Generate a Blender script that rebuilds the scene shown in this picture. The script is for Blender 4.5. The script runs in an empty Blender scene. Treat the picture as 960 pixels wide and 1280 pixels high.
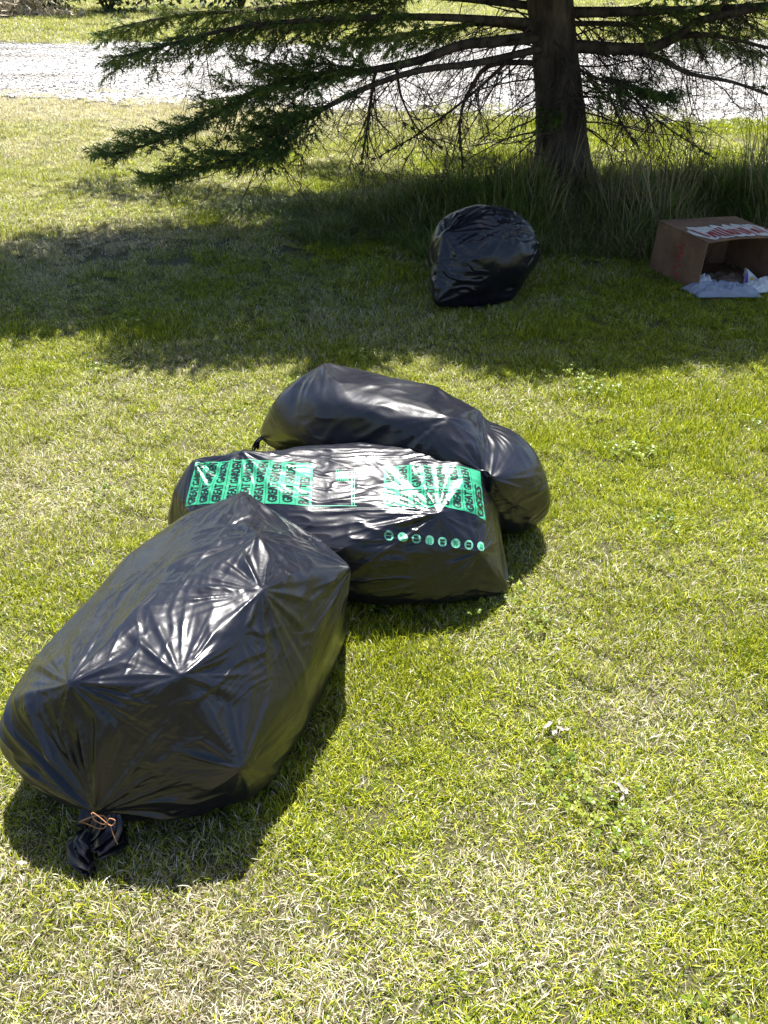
import bpy, bmesh, math, random
import numpy as np
from mathutils import Vector, Matrix
from mathutils.bvhtree import BVHTree

random.seed(7)
RNG = np.random.default_rng(11)
scene = bpy.context.scene
COL = scene.collection
R = math.radians

# ------------------------------------------------------------------ camera
FPX, CX, CY, H = 1150.0, 480.0, 640.0, 1.6
PITCH = R(32.76)
cam_d = bpy.data.cameras.new('camera')
cam = bpy.data.objects.new('camera', cam_d)
COL.objects.link(cam)
cam.location = (0, 0, H)
cam.rotation_euler = (math.pi / 2 - PITCH, 0, 0)
cam_d.sensor_fit = 'VERTICAL'
cam_d.sensor_height = 24
cam_d.lens = 24 * FPX / 1280
cam_d.clip_start = 0.05
cam_d.clip_end = 2000
scene.camera = cam

# ------------------------------------------------------------------ sky and sun
SUN_EL, SUN_AZ = 68.0, 5.0            # azimuth clockwise from +Y (ahead of the camera)
world = bpy.data.worlds.new('World')
scene.world = world
world.use_nodes = True
wn = world.node_tree.nodes
wl = world.node_tree.links
bg = wn['Background']
sky = wn.new('ShaderNodeTexSky')
sky.sky_type = 'NISHITA'
sky.sun_disc = False
sky.sun_elevation = R(SUN_EL)
sky.sun_rotation = R(SUN_AZ)
sky.dust_density = 1.5
wl.new(sky.outputs[0], bg.inputs[0])
bg.inputs[1].default_value = 0.064

sd = bpy.data.lights.new('sun', 'SUN')
sun = bpy.data.objects.new('sun', sd)
COL.objects.link(sun)
sd.energy = 5.0
sd.angle = R(0.55)
sd.color = (1.0, 0.965, 0.91)
sdir = Vector((math.cos(R(SUN_EL)) * math.sin(R(SUN_AZ)), math.cos(R(SUN_EL)) * math.cos(R(SUN_AZ)), math.sin(R(SUN_EL))))
sun.rotation_euler = (-sdir).to_track_quat('-Z', 'Y').to_euler()
sun.location = sdir * 30

vs = scene.view_settings
vs.view_transform = 'Standard'
vs.look = 'None'
vs.exposure = 1.85
vs.gamma = 1.0
vs.use_curve_mapping = False
scene.cycles.max_bounces = 5
scene.cycles.diffuse_bounces = 3
scene.cycles.glossy_bounces = 3
scene.cycles.transmission_bounces = 4
scene.cycles.transparent_max_bounces = 6


# ------------------------------------------------------------------ helpers
def ray(px, py):
    u, v = (px - CX) / FPX, (py - CY) / FPX
    c, s = math.cos(PITCH), math.sin(PITCH)
    return Vector((u, c - v * s, -s - v * c))


def at(px, py, z=0.0):
    d = ray(px, py)
    t = (z - H) / d.z
    return Vector((0, 0, H)) + d * t


def atY(px, py, Y):
    d = ray(px, py)
    return Vector((0, 0, H)) + d * (Y / d.y)


def tag(o, label=None, cat=None, group=None, kind=None):
    if label: o['label'] = label
    if cat: o['category'] = cat
    if group: o['group'] = group
    if kind: o['kind'] = kind
    return o


def link_mesh(name, me, mat=None, parent=None, smooth=False):
    o = bpy.data.objects.new(name, me)
    COL.objects.link(o)
    if mat: me.materials.append(mat)
    if parent is not None:
        o.parent = parent
        o.matrix_parent_inverse = parent.matrix_world.inverted()
    if smooth:
        me.polygons.foreach_set('use_smooth', np.ones(len(me.polygons), dtype=bool))
    me.update()
    return o


def mesh_np(name, V, F):
    """V (n,3), F (m,k) arrays -> mesh"""
    me = bpy.data.meshes.new(name)
    V = np.asarray(V, dtype=np.float32)
    F = np.asarray(F, dtype=np.int32)
    m, k = F.shape
    me.vertices.add(len(V))
    me.vertices.foreach_set('co', V.ravel())
    me.loops.add(m * k)
    me.loops.foreach_set('vertex_index', F.ravel())
    me.polygons.add(m)
    me.polygons.foreach_set('loop_start', np.arange(0, m * k, k, dtype=np.int32))
    me.update(calc_edges=True)
    me.validate()
    return me


def mesh_py(name, V, F):
    me = bpy.data.meshes.new(name)
    me.from_pydata([tuple(v) for v in V], [], F)
    me.update()
    return me


def empty(name, loc):
    o = bpy.data.objects.new(name, None)
    o.empty_display_size = 0.1
    COL.objects.link(o)
    o.location = loc
    o.matrix_world = Matrix.Translation(loc)
    return o


_TAB = np.random.default_rng(5).random(65536).astype(np.float64)


def vnoise(p, seed=0):
    """value noise, p (n,d), d = 1..3, result 0..1"""
    p = np.asarray(p, dtype=np.float64)
    if p.ndim == 1: p = p[:, None]
    n, d = p.shape
    i = np.floor(p).astype(np.int64)
    f = p - i
    f = f * f * f * (f * (f * 6 - 15) + 10)
    pr = (73856093, 19349663, 83492791)
    out = np.zeros(n)
    for c in range(2 ** d):
        h = np.full(n, seed * 2654435 + 17, dtype=np.int64)
        w = np.ones(n)
        for a in range(d):
            b = (c >> a) & 1
            h ^= (i[:, a] + b) * pr[a]
            w *= f[:, a] if b else 1 - f[:, a]
        h = (h ^ (h >> 13)) * 1274126177
        out += w * _TAB[(h ^ (h >> 16)) & 65535]
    return out


def fbm(p, oct=4, seed=0):
    s, a, t = 0, 0.5, 0
    for k in range(oct):
        s = s + a * vnoise(np.asarray(p) * 2 ** k, seed + k)
        t += a
        a *= 0.5
    return s / t


def ridge(p, seed=0, pw=2.0):
    return np.clip(1 - np.abs(2 * vnoise(p, seed) - 1) * 1.6, 0, 1) ** pw


class TubeSet:
    """collects swept tapered tubes"""
    def __init__(s): s.V, s.F = [], []

    def tube(s, pts, rad, n=6, cap=True):
        pts = [Vector(p) for p in pts]
        base = len(s.V)
        up = Vector((0.13, 0.21, 0.97))
        for i, p in enumerate(pts):
            t = (pts[min(i + 1, len(pts) - 1)] - pts[max(i - 1, 0)]).normalized()
            a = t.cross(up)
            if a.length < 0.05: a = t.cross(Vector((1, 0, 0)))
            a.normalize()
            b = t.cross(a)
            for k in range(n):
                th = 2 * math.pi * k / n
                s.V.append(p + (a * math.cos(th) + b * math.sin(th)) * rad[i])
        for i in range(len(pts) - 1):
            for k in range(n):
                k2 = (k + 1) % n
                s.F.append((base + i * n + k, base + i * n + k2, base + (i + 1) * n + k2, base + (i + 1) * n + k))
        if cap:
            s.F.append(tuple(base + k for k in range(n))[::-1])
            s.F.append(tuple(base + (len(pts) - 1) * n + k for k in range(n)))

    def build(s, name, mat, parent=None, smooth=True):
        return link_mesh(name, mesh_py(name, s.V, s.F), mat, parent, smooth)


def catmull(pts, per=6):
    P = [Vector(p) for p in pts]
    P = [P[0] * 2 - P[1]] + P + [P[-1] * 2 - P[-2]]
    out = []
    for i in range(1, len(P) - 2):
        p0, p1, p2, p3 = P[i - 1:i + 3]
        for k in range(per):
            t = k / per
            out.append(0.5 * ((2 * p1) + (p2 - p0) * t + (2 * p0 - 5 * p1 + 4 * p2 - p3) * t * t + (3 * p1 - p0 - 3 * p2 + p3) * t ** 3))
    out.append(P[-2])
    return out


# ------------------------------------------------------------------ materials
def mat(name):
    m = bpy.data.materials.new(name)
    m.use_nodes = True
    return m, m.node_tree.nodes, m.node_tree.links, m.node_tree.nodes['Principled BSDF']


def ramp(n, stops):
    r = n.new('ShaderNodeValToRGB')
    e = r.color_ramp.elements
    while len(e) < len(stops): e.new(0.5)
    for k, (p, c) in enumerate(stops):
        e[k].position = p
        e[k].color = (*c, 1)
    return r


def noise_node(n, l, scale, detail=4, rough=0.55, coord=None, dist=0.0):
    t = n.new('ShaderNodeTexNoise')
    t.inputs['Scale'].default_value = scale
    t.inputs['Detail'].default_value = detail
    t.inputs['Roughness'].default_value = rough
    t.inputs['Distortion'].default_value = dist
    if coord is not None: l.new(coord, t.inputs['Vector'])
    return t


def mixc(n, l, fac, a, b, blend='MIX'):
    m = n.new('ShaderNodeMix')
    m.data_type = 'RGBA'
    m.blend_type = blend
    for sock, v in ((m.inputs[0], fac), (m.inputs[6], a), (m.inputs[7], b)):
        if isinstance(v, (int, float)): sock.default_value = v
        elif isinstance(v, tuple): sock.default_value = (*v, 1)
        else: l.new(v, sock)
    return m.outputs[2]


def plastic_mat(name, base=(0.004, 0.0045, 0.009), rough=0.335):
    m, n, l, b = mat(name)
    tc = n.new('ShaderNodeTexCoord')
    dn = noise_node(n, l, 11, 6, 0.7, tc.outputs['Object'])
    dr = ramp(n, [(0.5, base), (0.8, tuple(c_ * .93 + d_ for c_, d_ in zip(base, (.008, .0075, .006))))])
    l.new(dn.outputs[0], dr.inputs[0])
    l.new(dr.outputs[0], b.inputs['Base Color'])
    ns = noise_node(n, l, 9, 3, 0.6, tc.outputs['Object'])
    rr = ramp(n, [(0.3, (rough - .07,) * 3), (0.75, (rough + .10,) * 3)])
    l.new(ns.outputs[0], rr.inputs[0])
    l.new(rr.outputs[0], b.inputs['Roughness'])
    b.inputs['Specular IOR Level'].default_value = 0.34
    b.inputs['Coat Weight'].default_value = 0.32
    b.inputs['Coat Roughness'].default_value = 0.17
    b.inputs['Coat IOR'].default_value = 1.45
    mp = n.new('ShaderNodeMapping')
    mp.inputs['Scale'].default_value = (1.0, 1.3, 1.1)
    l.new(tc.outputs['Object'], mp.inputs['Vector'])
    n1 = noise_node(n, l, 70, 3, 0.5, mp.outputs[0], 1.2)
    n2 = noise_node(n, l, 210, 2, 0.5, tc.outputs['Object'], 0.4)
    ad = n.new('ShaderNodeMath'); ad.operation = 'MULTIPLY_ADD'
    l.new(n2.outputs[0], ad.inputs[0]); ad.inputs[1].default_value = 0.22
    l.new(n1.outputs[0], ad.inputs[2])
    bp = n.new('ShaderNodeBump')
    bp.inputs['Strength'].default_value = 0.10
    bp.inputs['Distance'].default_value = 0.003
    l.new(ad.outputs[0], bp.inputs['Height'])
    l.new(bp.outputs[0], b.inputs['Normal'])
    l.new(bp.outputs[0], b.inputs['Coat Normal'])
    return m


def grass_mat(name, greens, straws, transl=0.40):
    m, n, l, b = mat(name)
    a = n.new('ShaderNodeAttribute'); a.attribute_name = 'bl'
    ac = n.new('ShaderNodeAttribute'); ac.attribute_name = 'bl2'
    s = n.new('ShaderNodeAttribute'); s.attribute_name = 'straw'; s.attribute_type = 'INSTANCER'
    g = ramp(n, greens); l.new(ac.outputs['Fac'], g.inputs[0])
    st = ramp(n, straws); l.new(ac.outputs['Fac'], st.inputs[0])
    lt = n.new('ShaderNodeMath'); lt.operation = 'LESS_THAN'
    l.new(a.outputs['Fac'], lt.inputs[0]); l.new(s.outputs['Fac'], lt.inputs[1])
    col = mixc(n, l, lt.outputs[0], g.outputs[0], st.outputs[0])
    l.new(col, b.inputs['Base Color'])
    b.inputs['Roughness'].default_value = 0.36
    b.inputs['Specular IOR Level'].default_value = 0.4
    tr = n.new('ShaderNodeBsdfTranslucent')
    l.new(mixc(n, l, 1.0, col, (1.1, 1.15, 0.6), 'MULTIPLY'), tr.inputs[0])
    mx = n.new('ShaderNodeMixShader'); mx.inputs[0].default_value = transl
    l.new(b.outputs[0], mx.inputs[1]); l.new(tr.outputs[0], mx.inputs[2])
    l.new(mx.outputs[0], n['Material Output'].inputs[0])
    return m


def simple_mat(name, c1, c2, scale, rough=0.8, bump=0.3, dist=0.01, transl=0, coord='Object', spec=0.3, stretch=(1, 1, 1), lo=.35, hi=.68):
    m, n, l, b = mat(name)
    tc = n.new('ShaderNodeTexCoord')
    mp = n.new('ShaderNodeMapping'); mp.inputs['Scale'].default_value = stretch
    l.new(tc.outputs[coord], mp.inputs[0])
    ns = noise_node(n, l, scale, 6, 0.62, mp.outputs[0])
    r = ramp(n, [(lo, c1), (hi, c2)])
    l.new(ns.outputs[0], r.inputs[0])
    l.new(r.outputs[0], b.inputs['Base Color'])
    b.inputs['Roughness'].default_value = rough
    b.inputs['Specular IOR Level'].default_value = spec
    if bump:
        bp = n.new('ShaderNodeBump'); bp.inputs['Strength'].default_value = bump; bp.inputs['Distance'].default_value = dist
        l.new(ns.outputs[0], bp.inputs['Height']); l.new(bp.outputs[0], b.inputs['Normal'])
    if transl:
        tr = n.new('ShaderNodeBsdfTranslucent'); l.new(r.outputs[0], tr.inputs[0])
        mx = n.new('ShaderNodeMixShader'); mx.inputs[0].default_value = transl
        l.new(b.outputs[0], mx.inputs[1]); l.new(tr.outputs[0], mx.inputs[2])
        l.new(mx.outputs[0], n['Material Output'].inputs[0])
    return m


M = {}
M['bag'] = plastic_mat('black_bag_plastic')
M['bag_far'] = plastic_mat('black_bag_plastic_dusty', (0.005, 0.0055, 0.012), 0.33)
M['green_print'] = plastic_mat('green_print_ink', (0.025, 0.24, 0.125), 0.33)
M['pale_print'] = plastic_mat('pale_green_print_ink', (0.14, 0.42, 0.28), 0.33)
M['letter'] = plastic_mat('black_print_ink', (0.008, 0.010, 0.012), 0.33)
M['tie'] = simple_mat('twist_tie_paper', (0.24, 0.11, 0.05), (0.34, 0.17, 0.08), 80, 0.6)
M['lawn'] = grass_mat('lawn_blades',
                      [(0.0, (0.02, 0.045, 0.004)), (0.35, (0.17, 0.22, 0.007)), (0.7, (0.35, 0.375, 0.012)), (1.0, (0.52, 0.52, 0.05))],
                      [(0.0, (0.22, 0.17, 0.11)), (0.5, (0.46, 0.40, 0.29)), (1.0, (0.72, 0.68, 0.57))])
M['clover'] = grass_mat('clover_leaf',
                        [(0.0, (0.075, 0.12, 0.010)), (0.6, (0.14, 0.19, 0.014)), (1.0, (0.22, 0.26, 0.03))],
                        [(0.0, (0.10, 0.14, 0.02)), (1.0, (0.26, 0.27, 0.06))])
M['tall'] = grass_mat('tall_blades',
                      [(0.0, (0.055, 0.095, 0.02)), (0.6, (0.13, 0.185, 0.034)), (1.0, (0.23, 0.27, 0.06))],
                      [(0.0, (0.17, 0.13, 0.07)), (1.0, (0.42, 0.35, 0.2))])
M['gravel_stone'] = simple_mat('gravel_stone', (0.22, 0.21, 0.20), (0.54, 0.53, 0.51), 3.0, 0.85, 0.2, coord='Object')
M['bark'] = simple_mat('bark', (0.025, 0.018, 0.014), (0.13, 0.10, 0.078), 14, 0.9, 1.0, 0.03, stretch=(1, 1, 0.28))
M['twig'] = simple_mat('twig_bark', (0.035, 0.026, 0.02), (0.11, 0.085, 0.065), 20, 0.9, 0.3)
M['needles'] = simple_mat('needles', (0.08, 0.125, 0.035), (0.20, 0.27, 0.07), 4.0, 0.5, 0, transl=0.5, spec=0.4)
M['needle_tips'] = simple_mat('young_needles', (0.14, 0.19, 0.03), (0.30, 0.33, 0.06), 6.0, 0.5, 0, transl=0.3, spec=0.4)
M['card'] = simple_mat('corrugated_cardboard', (0.15, 0.078, 0.048), (0.24, 0.14, 0.085), 7, 0.85, 0.15, 0.004, spec=0.25)
M['card_red'] = simple_mat('red_box_print', (0.30, 0.022, 0.022), (0.42, 0.04, 0.04), 40, 0.7, 0)
M['card_sunfleck'] = simple_mat('painted_sun_flecks', (0.5, 0.46, 0.40), (0.75, 0.71, 0.66), 22, 0.75, 0)  # sunlight on the carton top, put in as pale colour
M['leaf_shrub'] = simple_mat('shrub_leaves', (0.018, 0.032, 0.012), (0.06, 0.085, 0.03), 2.0, 0.6, 0, transl=0.2)
M['dry'] = simple_mat('dry_brush', (0.28, 0.23, 0.15), (0.50, 0.44, 0.33), 3.0, 0.9, 0)
M['paper'] = simple_mat('white_litter_paper', (0.5, 0.5, 0.5), (0.72, 0.72, 0.72), 30, 0.6, 0.2, 0.003)
M['purple_ink'] = simple_mat('purple_pack_print', (0.10, 0.05, 0.28), (0.16, 0.08, 0.38), 30, 0.4, 0)
M['yellow_ink'] = simple_mat('yellow_pack_print', (0.60, 0.46, 0.04), (0.7, 0.55, 0.06), 30, 0.4, 0)
M['brown_pack'] = simple_mat('brown_pack', (0.07, 0.045, 0.03), (0.16, 0.11, 0.08), 20, 0.5, 0.2)
M['dry_leaf'] = simple_mat('bleached_leaf', (0.20, 0.18, 0.14), (0.36, 0.33, 0.28), 30, 0.7, 0.3, 0.004)

# clear film for the litter bags
m, n, l, b = mat('thin_clear_film')
b.inputs['Base Color'].default_value = (0.42, 0.46, 0.56, 1)
b.inputs['Roughness'].default_value = 0.22
tp = n.new('ShaderNodeBsdfTransparent'); tp.inputs[0].default_value = (0.85, 0.88, 0.95, 1)
mx = n.new('ShaderNodeMixShader'); mx.inputs[0].default_value = 0.5
l.new(tp.outputs[0], mx.inputs[1]); l.new(b.outputs[0], mx.inputs[2])
l.new(mx.outputs[0], n['Material Output'].inputs[0])
M['film'] = m

# lawn soil / thatch
m, n, l, b = mat('lawn_thatch')
tc = n.new('ShaderNodeTexCoord')
big = noise_node(n, l, 0.9, 4, 0.6, tc.outputs['Object'])
fine = noise_node(n, l, 190, 5, 0.75, tc.outputs['Object'])
c1 = ramp(n, [(0.3, (0.03, 0.034, 0.010)), (0.55, (0.08, 0.075, 0.022)), (0.8, (0.20, 0.165, 0.08))])
l.new(fine.outputs[0], c1.inputs[0])
c2 = ramp(n, [(0.35, (0.05, 0.05, 0.016)), (0.7, (0.13, 0.105, 0.055))])
l.new(big.outputs[0], c2.inputs[0])
l.new(mixc(n, l, 0.45, c1.outputs[0], c2.outputs[0]), b.inputs['Base Color'])
b.inputs['Roughness'].default_value = 0.95
bp = n.new('ShaderNodeBump'); bp.inputs['Strength'].default_value = 0.8; bp.inputs['Distance'].default_value = 0.02
l.new(fine.outputs[0], bp.inputs['Height']); l.new(bp.outputs[0], b.inputs['Normal'])
M['thatch'] = m

# gravel road
m, n, l, b = mat('pale_gravel')
tc = n.new('ShaderNodeTexCoord')
v = n.new('ShaderNodeTexVoronoi'); v.inputs['Scale'].default_value = 40
l.new(tc.outputs['Object'], v.inputs['Vector'])
mp = n.new('ShaderNodeMapping'); mp.inputs['Scale'].default_value = (0.25, 1.6, 1)
l.new(tc.outputs['Object'], mp.inputs[0])
big = noise_node(n, l, 1.3, 5, 0.65, mp.outputs[0])
cr = ramp(n, [(0.0, (0.24, 0.23, 0.22)), (1.0, (0.52, 0.505, 0.48))])
l.new(v.outputs['Color'], cr.inputs[0])
br = ramp(n, [(0.36, (0.40, 0.37, 0.32)), (0.56, (1, 1, 1))])
l.new(big.outputs[0], br.inputs[0])
l.new(mixc(n, l, 1.0, cr.outputs[0], br.outputs[0], 'MULTIPLY'), b.inputs['Base Color'])
b.inputs['Roughness'].default_value = 0.9
bp = n.new('ShaderNodeBump'); bp.inputs['Strength'].default_value = 1.0; bp.inputs['Distance'].default_value = 0.03
l.new(v.outputs['Distance'], bp.inputs['Height']); l.new(bp.outputs[0], b.inputs['Normal'])
M['gravel'] = m


# ------------------------------------------------------------------ ground
TRUNK = Vector((1.205, 6.2, 0.0))


def gz(x, y):
    d2 = (x - TRUNK.x) ** 2 + (y - TRUNK.y - .3) ** 2
    return 0.07 * np.exp(-d2 / 0.8)


xs = np.concatenate([-np.geomspace(600, 6, 14), np.linspace(-5.5, 5.5, 56), np.geomspace(6, 600, 14)])
ys = np.concatenate([-np.geomspace(60, 1.5, 8), np.linspace(-1, 10, 56), np.geomspace(10.5, 1200, 16)])
X, Y = np.meshgrid(xs, ys)
V = np.stack([X.ravel(), Y.ravel(), gz(X.ravel(), Y.ravel())], 1)
nx, ny = len(xs), len(ys)
i = np.arange(ny - 1)[:, None] * nx + np.arange(nx - 1)[None, :]
F = np.stack([i, i + 1, i + nx + 1, i + nx], -1).reshape(-1, 4)
ground = link_mesh('ground', mesh_np('ground', V, F), M['thatch'], smooth=True)
tag(ground, 'lawn ground of green and straw thatch', 'ground', kind='structure')


def road_y(x):
    x = np.asarray(x, dtype=float)
    lo = 9.8 - 1.9 * np.tanh(x / 9) + 0.25 * (vnoise(x[:, None] * 0.8, 3) - .5) + 0.18 * (vnoise(x[:, None] * 3.1, 4) - .5)
    hi = 15.9 + 0.02 * x + 0.6 * (vnoise(x[:, None] * 0.5, 6) - .5) + 0.3 * (vnoise(x[:, None] * 2.1, 9) - .5)
    return lo, hi


rx = np.linspace(-60, 60, 700)
lo, hi = road_y(rx)
cols = [lo + (hi - lo) * t for t in np.linspace(0, 1, 9)]
V = np.concatenate([np.stack([rx, c, np.full_like(rx, 0.006 + 0.03 * math.sin(math.pi * k / 8))], 1) for k, c in enumerate(cols)])
n0 = len(rx)
i = np.arange(8)[:, None] * n0 + np.arange(n0 - 1)[None, :]
F = np.stack([i, i + 1, i + n0 + 1, i + n0], -1).reshape(-1, 4)
road = link_mesh('gravel_road', mesh_np('gravel_road', V, F), M['gravel'], smooth=True)
tag(road, 'pale gravel driveway crossing behind the tree', 'road', kind='structure')


# ------------------------------------------------------------------ scattering by geometry nodes
def scatter(name, pts, rot, scl, idx, straw, sources, label, cat):
    me = bpy.data.meshes.new(name)
    me.vertices.add(len(pts))
    me.vertices.foreach_set('co', np.asarray(pts, dtype=np.float32).ravel())
    for an, tp, data, key in (('rot', 'FLOAT_VECTOR', rot, 'vector'), ('scl', 'FLOAT_VECTOR', scl, 'vector'), ('idx', 'INT', idx, 'value'), ('straw', 'FLOAT', straw, 'value')):
        at_ = me.attributes.new(an, tp, 'POINT')
        at_.data.foreach_set(key, np.asarray(data, dtype=np.int32 if tp == 'INT' else np.float32).ravel())
    o = bpy.data.objects.new(name, me)
    COL.objects.link(o)
    src = bpy.data.collections.new(name + '_sources')
    for s in sources: src.objects.link(s)
    ng = bpy.data.node_groups.new(name + '_scatter', 'GeometryNodeTree')
    ng.interface.new_socket('Geometry', in_out='INPUT', socket_type='NodeSocketGeometry')
    ng.interface.new_socket('Geometry', in_out='OUTPUT', socket_type='NodeSocketGeometry')
    N, L = ng.nodes, ng.links
    gi, go = N.new('NodeGroupInput'), N.new('NodeGroupOutput')
    ci = N.new('GeometryNodeCollectionInfo')
    ci.inputs['Collection'].default_value = src
    ci.inputs['Separate Children'].default_value = True
    ci.inputs['Reset Children'].default_value = True
    ip = N.new('GeometryNodeInstanceOnPoints')
    ip.inputs['Pick Instance'].default_value = True

    def named(a, tp):
        nd = N.new('GeometryNodeInputNamedAttribute')
        nd.data_type = tp
        nd.inputs['Name'].default_value = a
        return nd.outputs['Attribute']
    L.new(gi.outputs[0], ip.inputs['Points'])
    L.new(ci.outputs[0], ip.inputs['Instance'])
    L.new(named('idx', 'INT'), ip.inputs['Instance Index'])
    er = N.new('FunctionNodeEulerToRotation')
    L.new(named('rot', 'FLOAT_VECTOR'), er.inputs[0])
    L.new(er.outputs[0], ip.inputs['Rotation'])
    L.new(named('scl', 'FLOAT_VECTOR'), ip.inputs['Scale'])
    L.new(ip.outputs[0], go.inputs[0])
    md = o.modifiers.new('scatter', 'NODES')
    md.node_group = ng
    tag(o, label, cat, kind='stuff')
    return o


def blade_clump(name, nb, rad, hmin, hmax, w, lean, material, seed, curl=0.5, seg=3):
    r = np.random.default_rng(seed)
    V, F, A, B = [], [], [], []
    for k in range(nb):
        rr, th = rad * math.sqrt(r.random()), r.random() * 6.283
        bx, by = rr * math.cos(th), rr * math.sin(th)
        h = hmin + (hmax - hmin) * r.random() ** 1.4
        az = r.random() * 6.283
        ln = lean * (0.25 + r.random())
        cl = curl * r.random()
        dx, dy = math.cos(az), math.sin(az)
        tw = az + math.pi / 2 + r.normal() * 0.7
        sx, sy = math.cos(tw), math.sin(tw)
        ww = w * (0.6 + 0.8 * r.random())
        b0 = len(V)
        c1, c2 = r.random(), r.random()
        ang, x, z = ln, 0.0, 0.0
        for q in range(seg):
            f = 1 - 0.55 * (q / seg) ** 1.5
            V.append((bx + dx * x - sx * ww * f / 2, by + dy * x - sy * ww * f / 2, z - 0.004))
            V.append((bx + dx * x + sx * ww * f / 2, by + dy * x + sy * ww * f / 2, z - 0.004))
            x += math.sin(ang) * h / seg
            z += max(math.cos(ang), -.15) * h / seg
            ang += cl
        V.append((bx + dx * x, by + dy * x, z - 0.004))
        for q in range(seg - 1):
            F.append((b0 + 2 * q, b0 + 2 * q + 1, b0 + 2 * q + 3, b0 + 2 * q + 2))
        F.append((b0 + 2 * seg - 2, b0 + 2 * seg - 1, b0 + 2 * seg))
        A += [c1] * (2 * seg + 1)
        B += [c2] * (2 * seg + 1)
    me = mesh_py(name, V, F)
    me.attributes.new('bl', 'FLOAT', 'POINT').data.foreach_set('value', np.array(A, dtype=np.float32))
    me.attributes.new('bl2', 'FLOAT', 'POINT').data.foreach_set('value', np.array(B, dtype=np.float32))
    me.materials.append(material)
    return bpy.data.objects.new(name, me)


def clover_clump(name, nb, rad, material, seed):
    r = np.random.default_rng(seed)
    V, F, A, B = [], [], [], []
    for k in range(nb):
        rr, th = rad * math.sqrt(r.random()), r.random() * 6.283
        c = Vector((rr * math.cos(th), rr * math.sin(th), 0.012 + 0.022 * r.random()))
        nrm = Vector((r.normal() * .35, r.normal() * .35, 1)).normalized()
        a = nrm.orthogonal().normalized()
        bb = nrm.cross(a)
        rot = r.random() * 6.28
        L = 0.007 + 0.006 * r.random()
        c1, c2 = r.random(), r.random()
        for j in range(3):
            t = rot + j * 2.094
            d = a * math.cos(t) + bb * math.sin(t)
            s = -a * math.sin(t) + bb * math.cos(t)
            b0 = len(V)
            V += [c, c + d * L * .5 + s * L * .42 + nrm * .0015, c + d * L * .95 + s * L * .3, c + d * L * .88, c + d * L * .95 - s * L * .3, c + d * L * .5 - s * L * .42 + nrm * .0015]
            F.append(tuple(range(b0, b0 + 6)))
            A += [c1] * 6
            B += [min(1, c2 + .1 * r.normal())] * 6
    me = mesh_py(name, V, F)
    me.attributes.new('bl', 'FLOAT', 'POINT').data.foreach_set('value', np.array(A, dtype=np.float32))
    me.attributes.new('bl2', 'FLOAT', 'POINT').data.foreach_set('value', np.clip(np.array(B, dtype=np.float32), 0, 1))
    me.materials.append(material)
    return bpy.data.objects.new(name, me)


lawn_src = [blade_clump('lawn_tuft_%s' % 'abcd'[k], 560, 0.078, 0.010, 0.037, 0.0018, 0.7, M['lawn'], 40 + k, 0.7) for k in range(4)]
lawn_src += [blade_clump('lawn_tuft_e', 560, 0.078, 0.010, 0.030, 0.0018, 0.9, M['lawn'], 50, 0.45)]
lawn_src += [clover_clump('lawn_tuft_f', 26, 0.06, M['clover'], 60), clover_clump('lawn_tuft_g', 14, 0.06, M['clover'], 61)]
# collection order is alphabetical: a b c d e f g

BOX = [at(858, 365, 0), None]


def straw_map(x, y):
    p = np.stack([x, y], 1)
    s = 0.09 + 0.8 * (fbm(p * 1.3 + 7.3, 3, 21) - 0.5) + 0.55 * (fbm(p * 5.0, 2, 31) - .5)

    def blob(px, py, r, a):
        c = at(px, py)
        return a * np.exp(-((x - c.x) ** 2 + (y - c.y) ** 2) / (2 * r * r))
    s = s + blob(50, 1240, .24, .62) + blob(300, 1260, .2, .3) + blob(560, 1290, .2, .12) + blob(620, 1150, .13, .45) + blob(850, 1260, .25, .2) + blob(800, 820, .16, .25)
    s = s + blob(50, 640, .3, .15) + blob(150, 308, .24, .75) + blob(60, 318, .22, .6) + blob(300, 305, .25, .35) - blob(450, 880, .2, .2) - blob(720, 560, .5, .12)
    s = s + np.clip((y - 8.0 + .15 * x) / 1.8, 0, 1) * np.clip((1.5 - x) / 3, 0, 1) * .85 + .05
    s = s + blob(150, 150, 1.6, .5) + blob(40, 250, .8, .2)
    # far strip beyond the road is dry
    s = np.where(y > 14, 0.45 + 0.5 * (fbm(p * 0.9, 3, 77) - .5), s)
    return np.clip(s, 0.03, 0.92)


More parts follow.
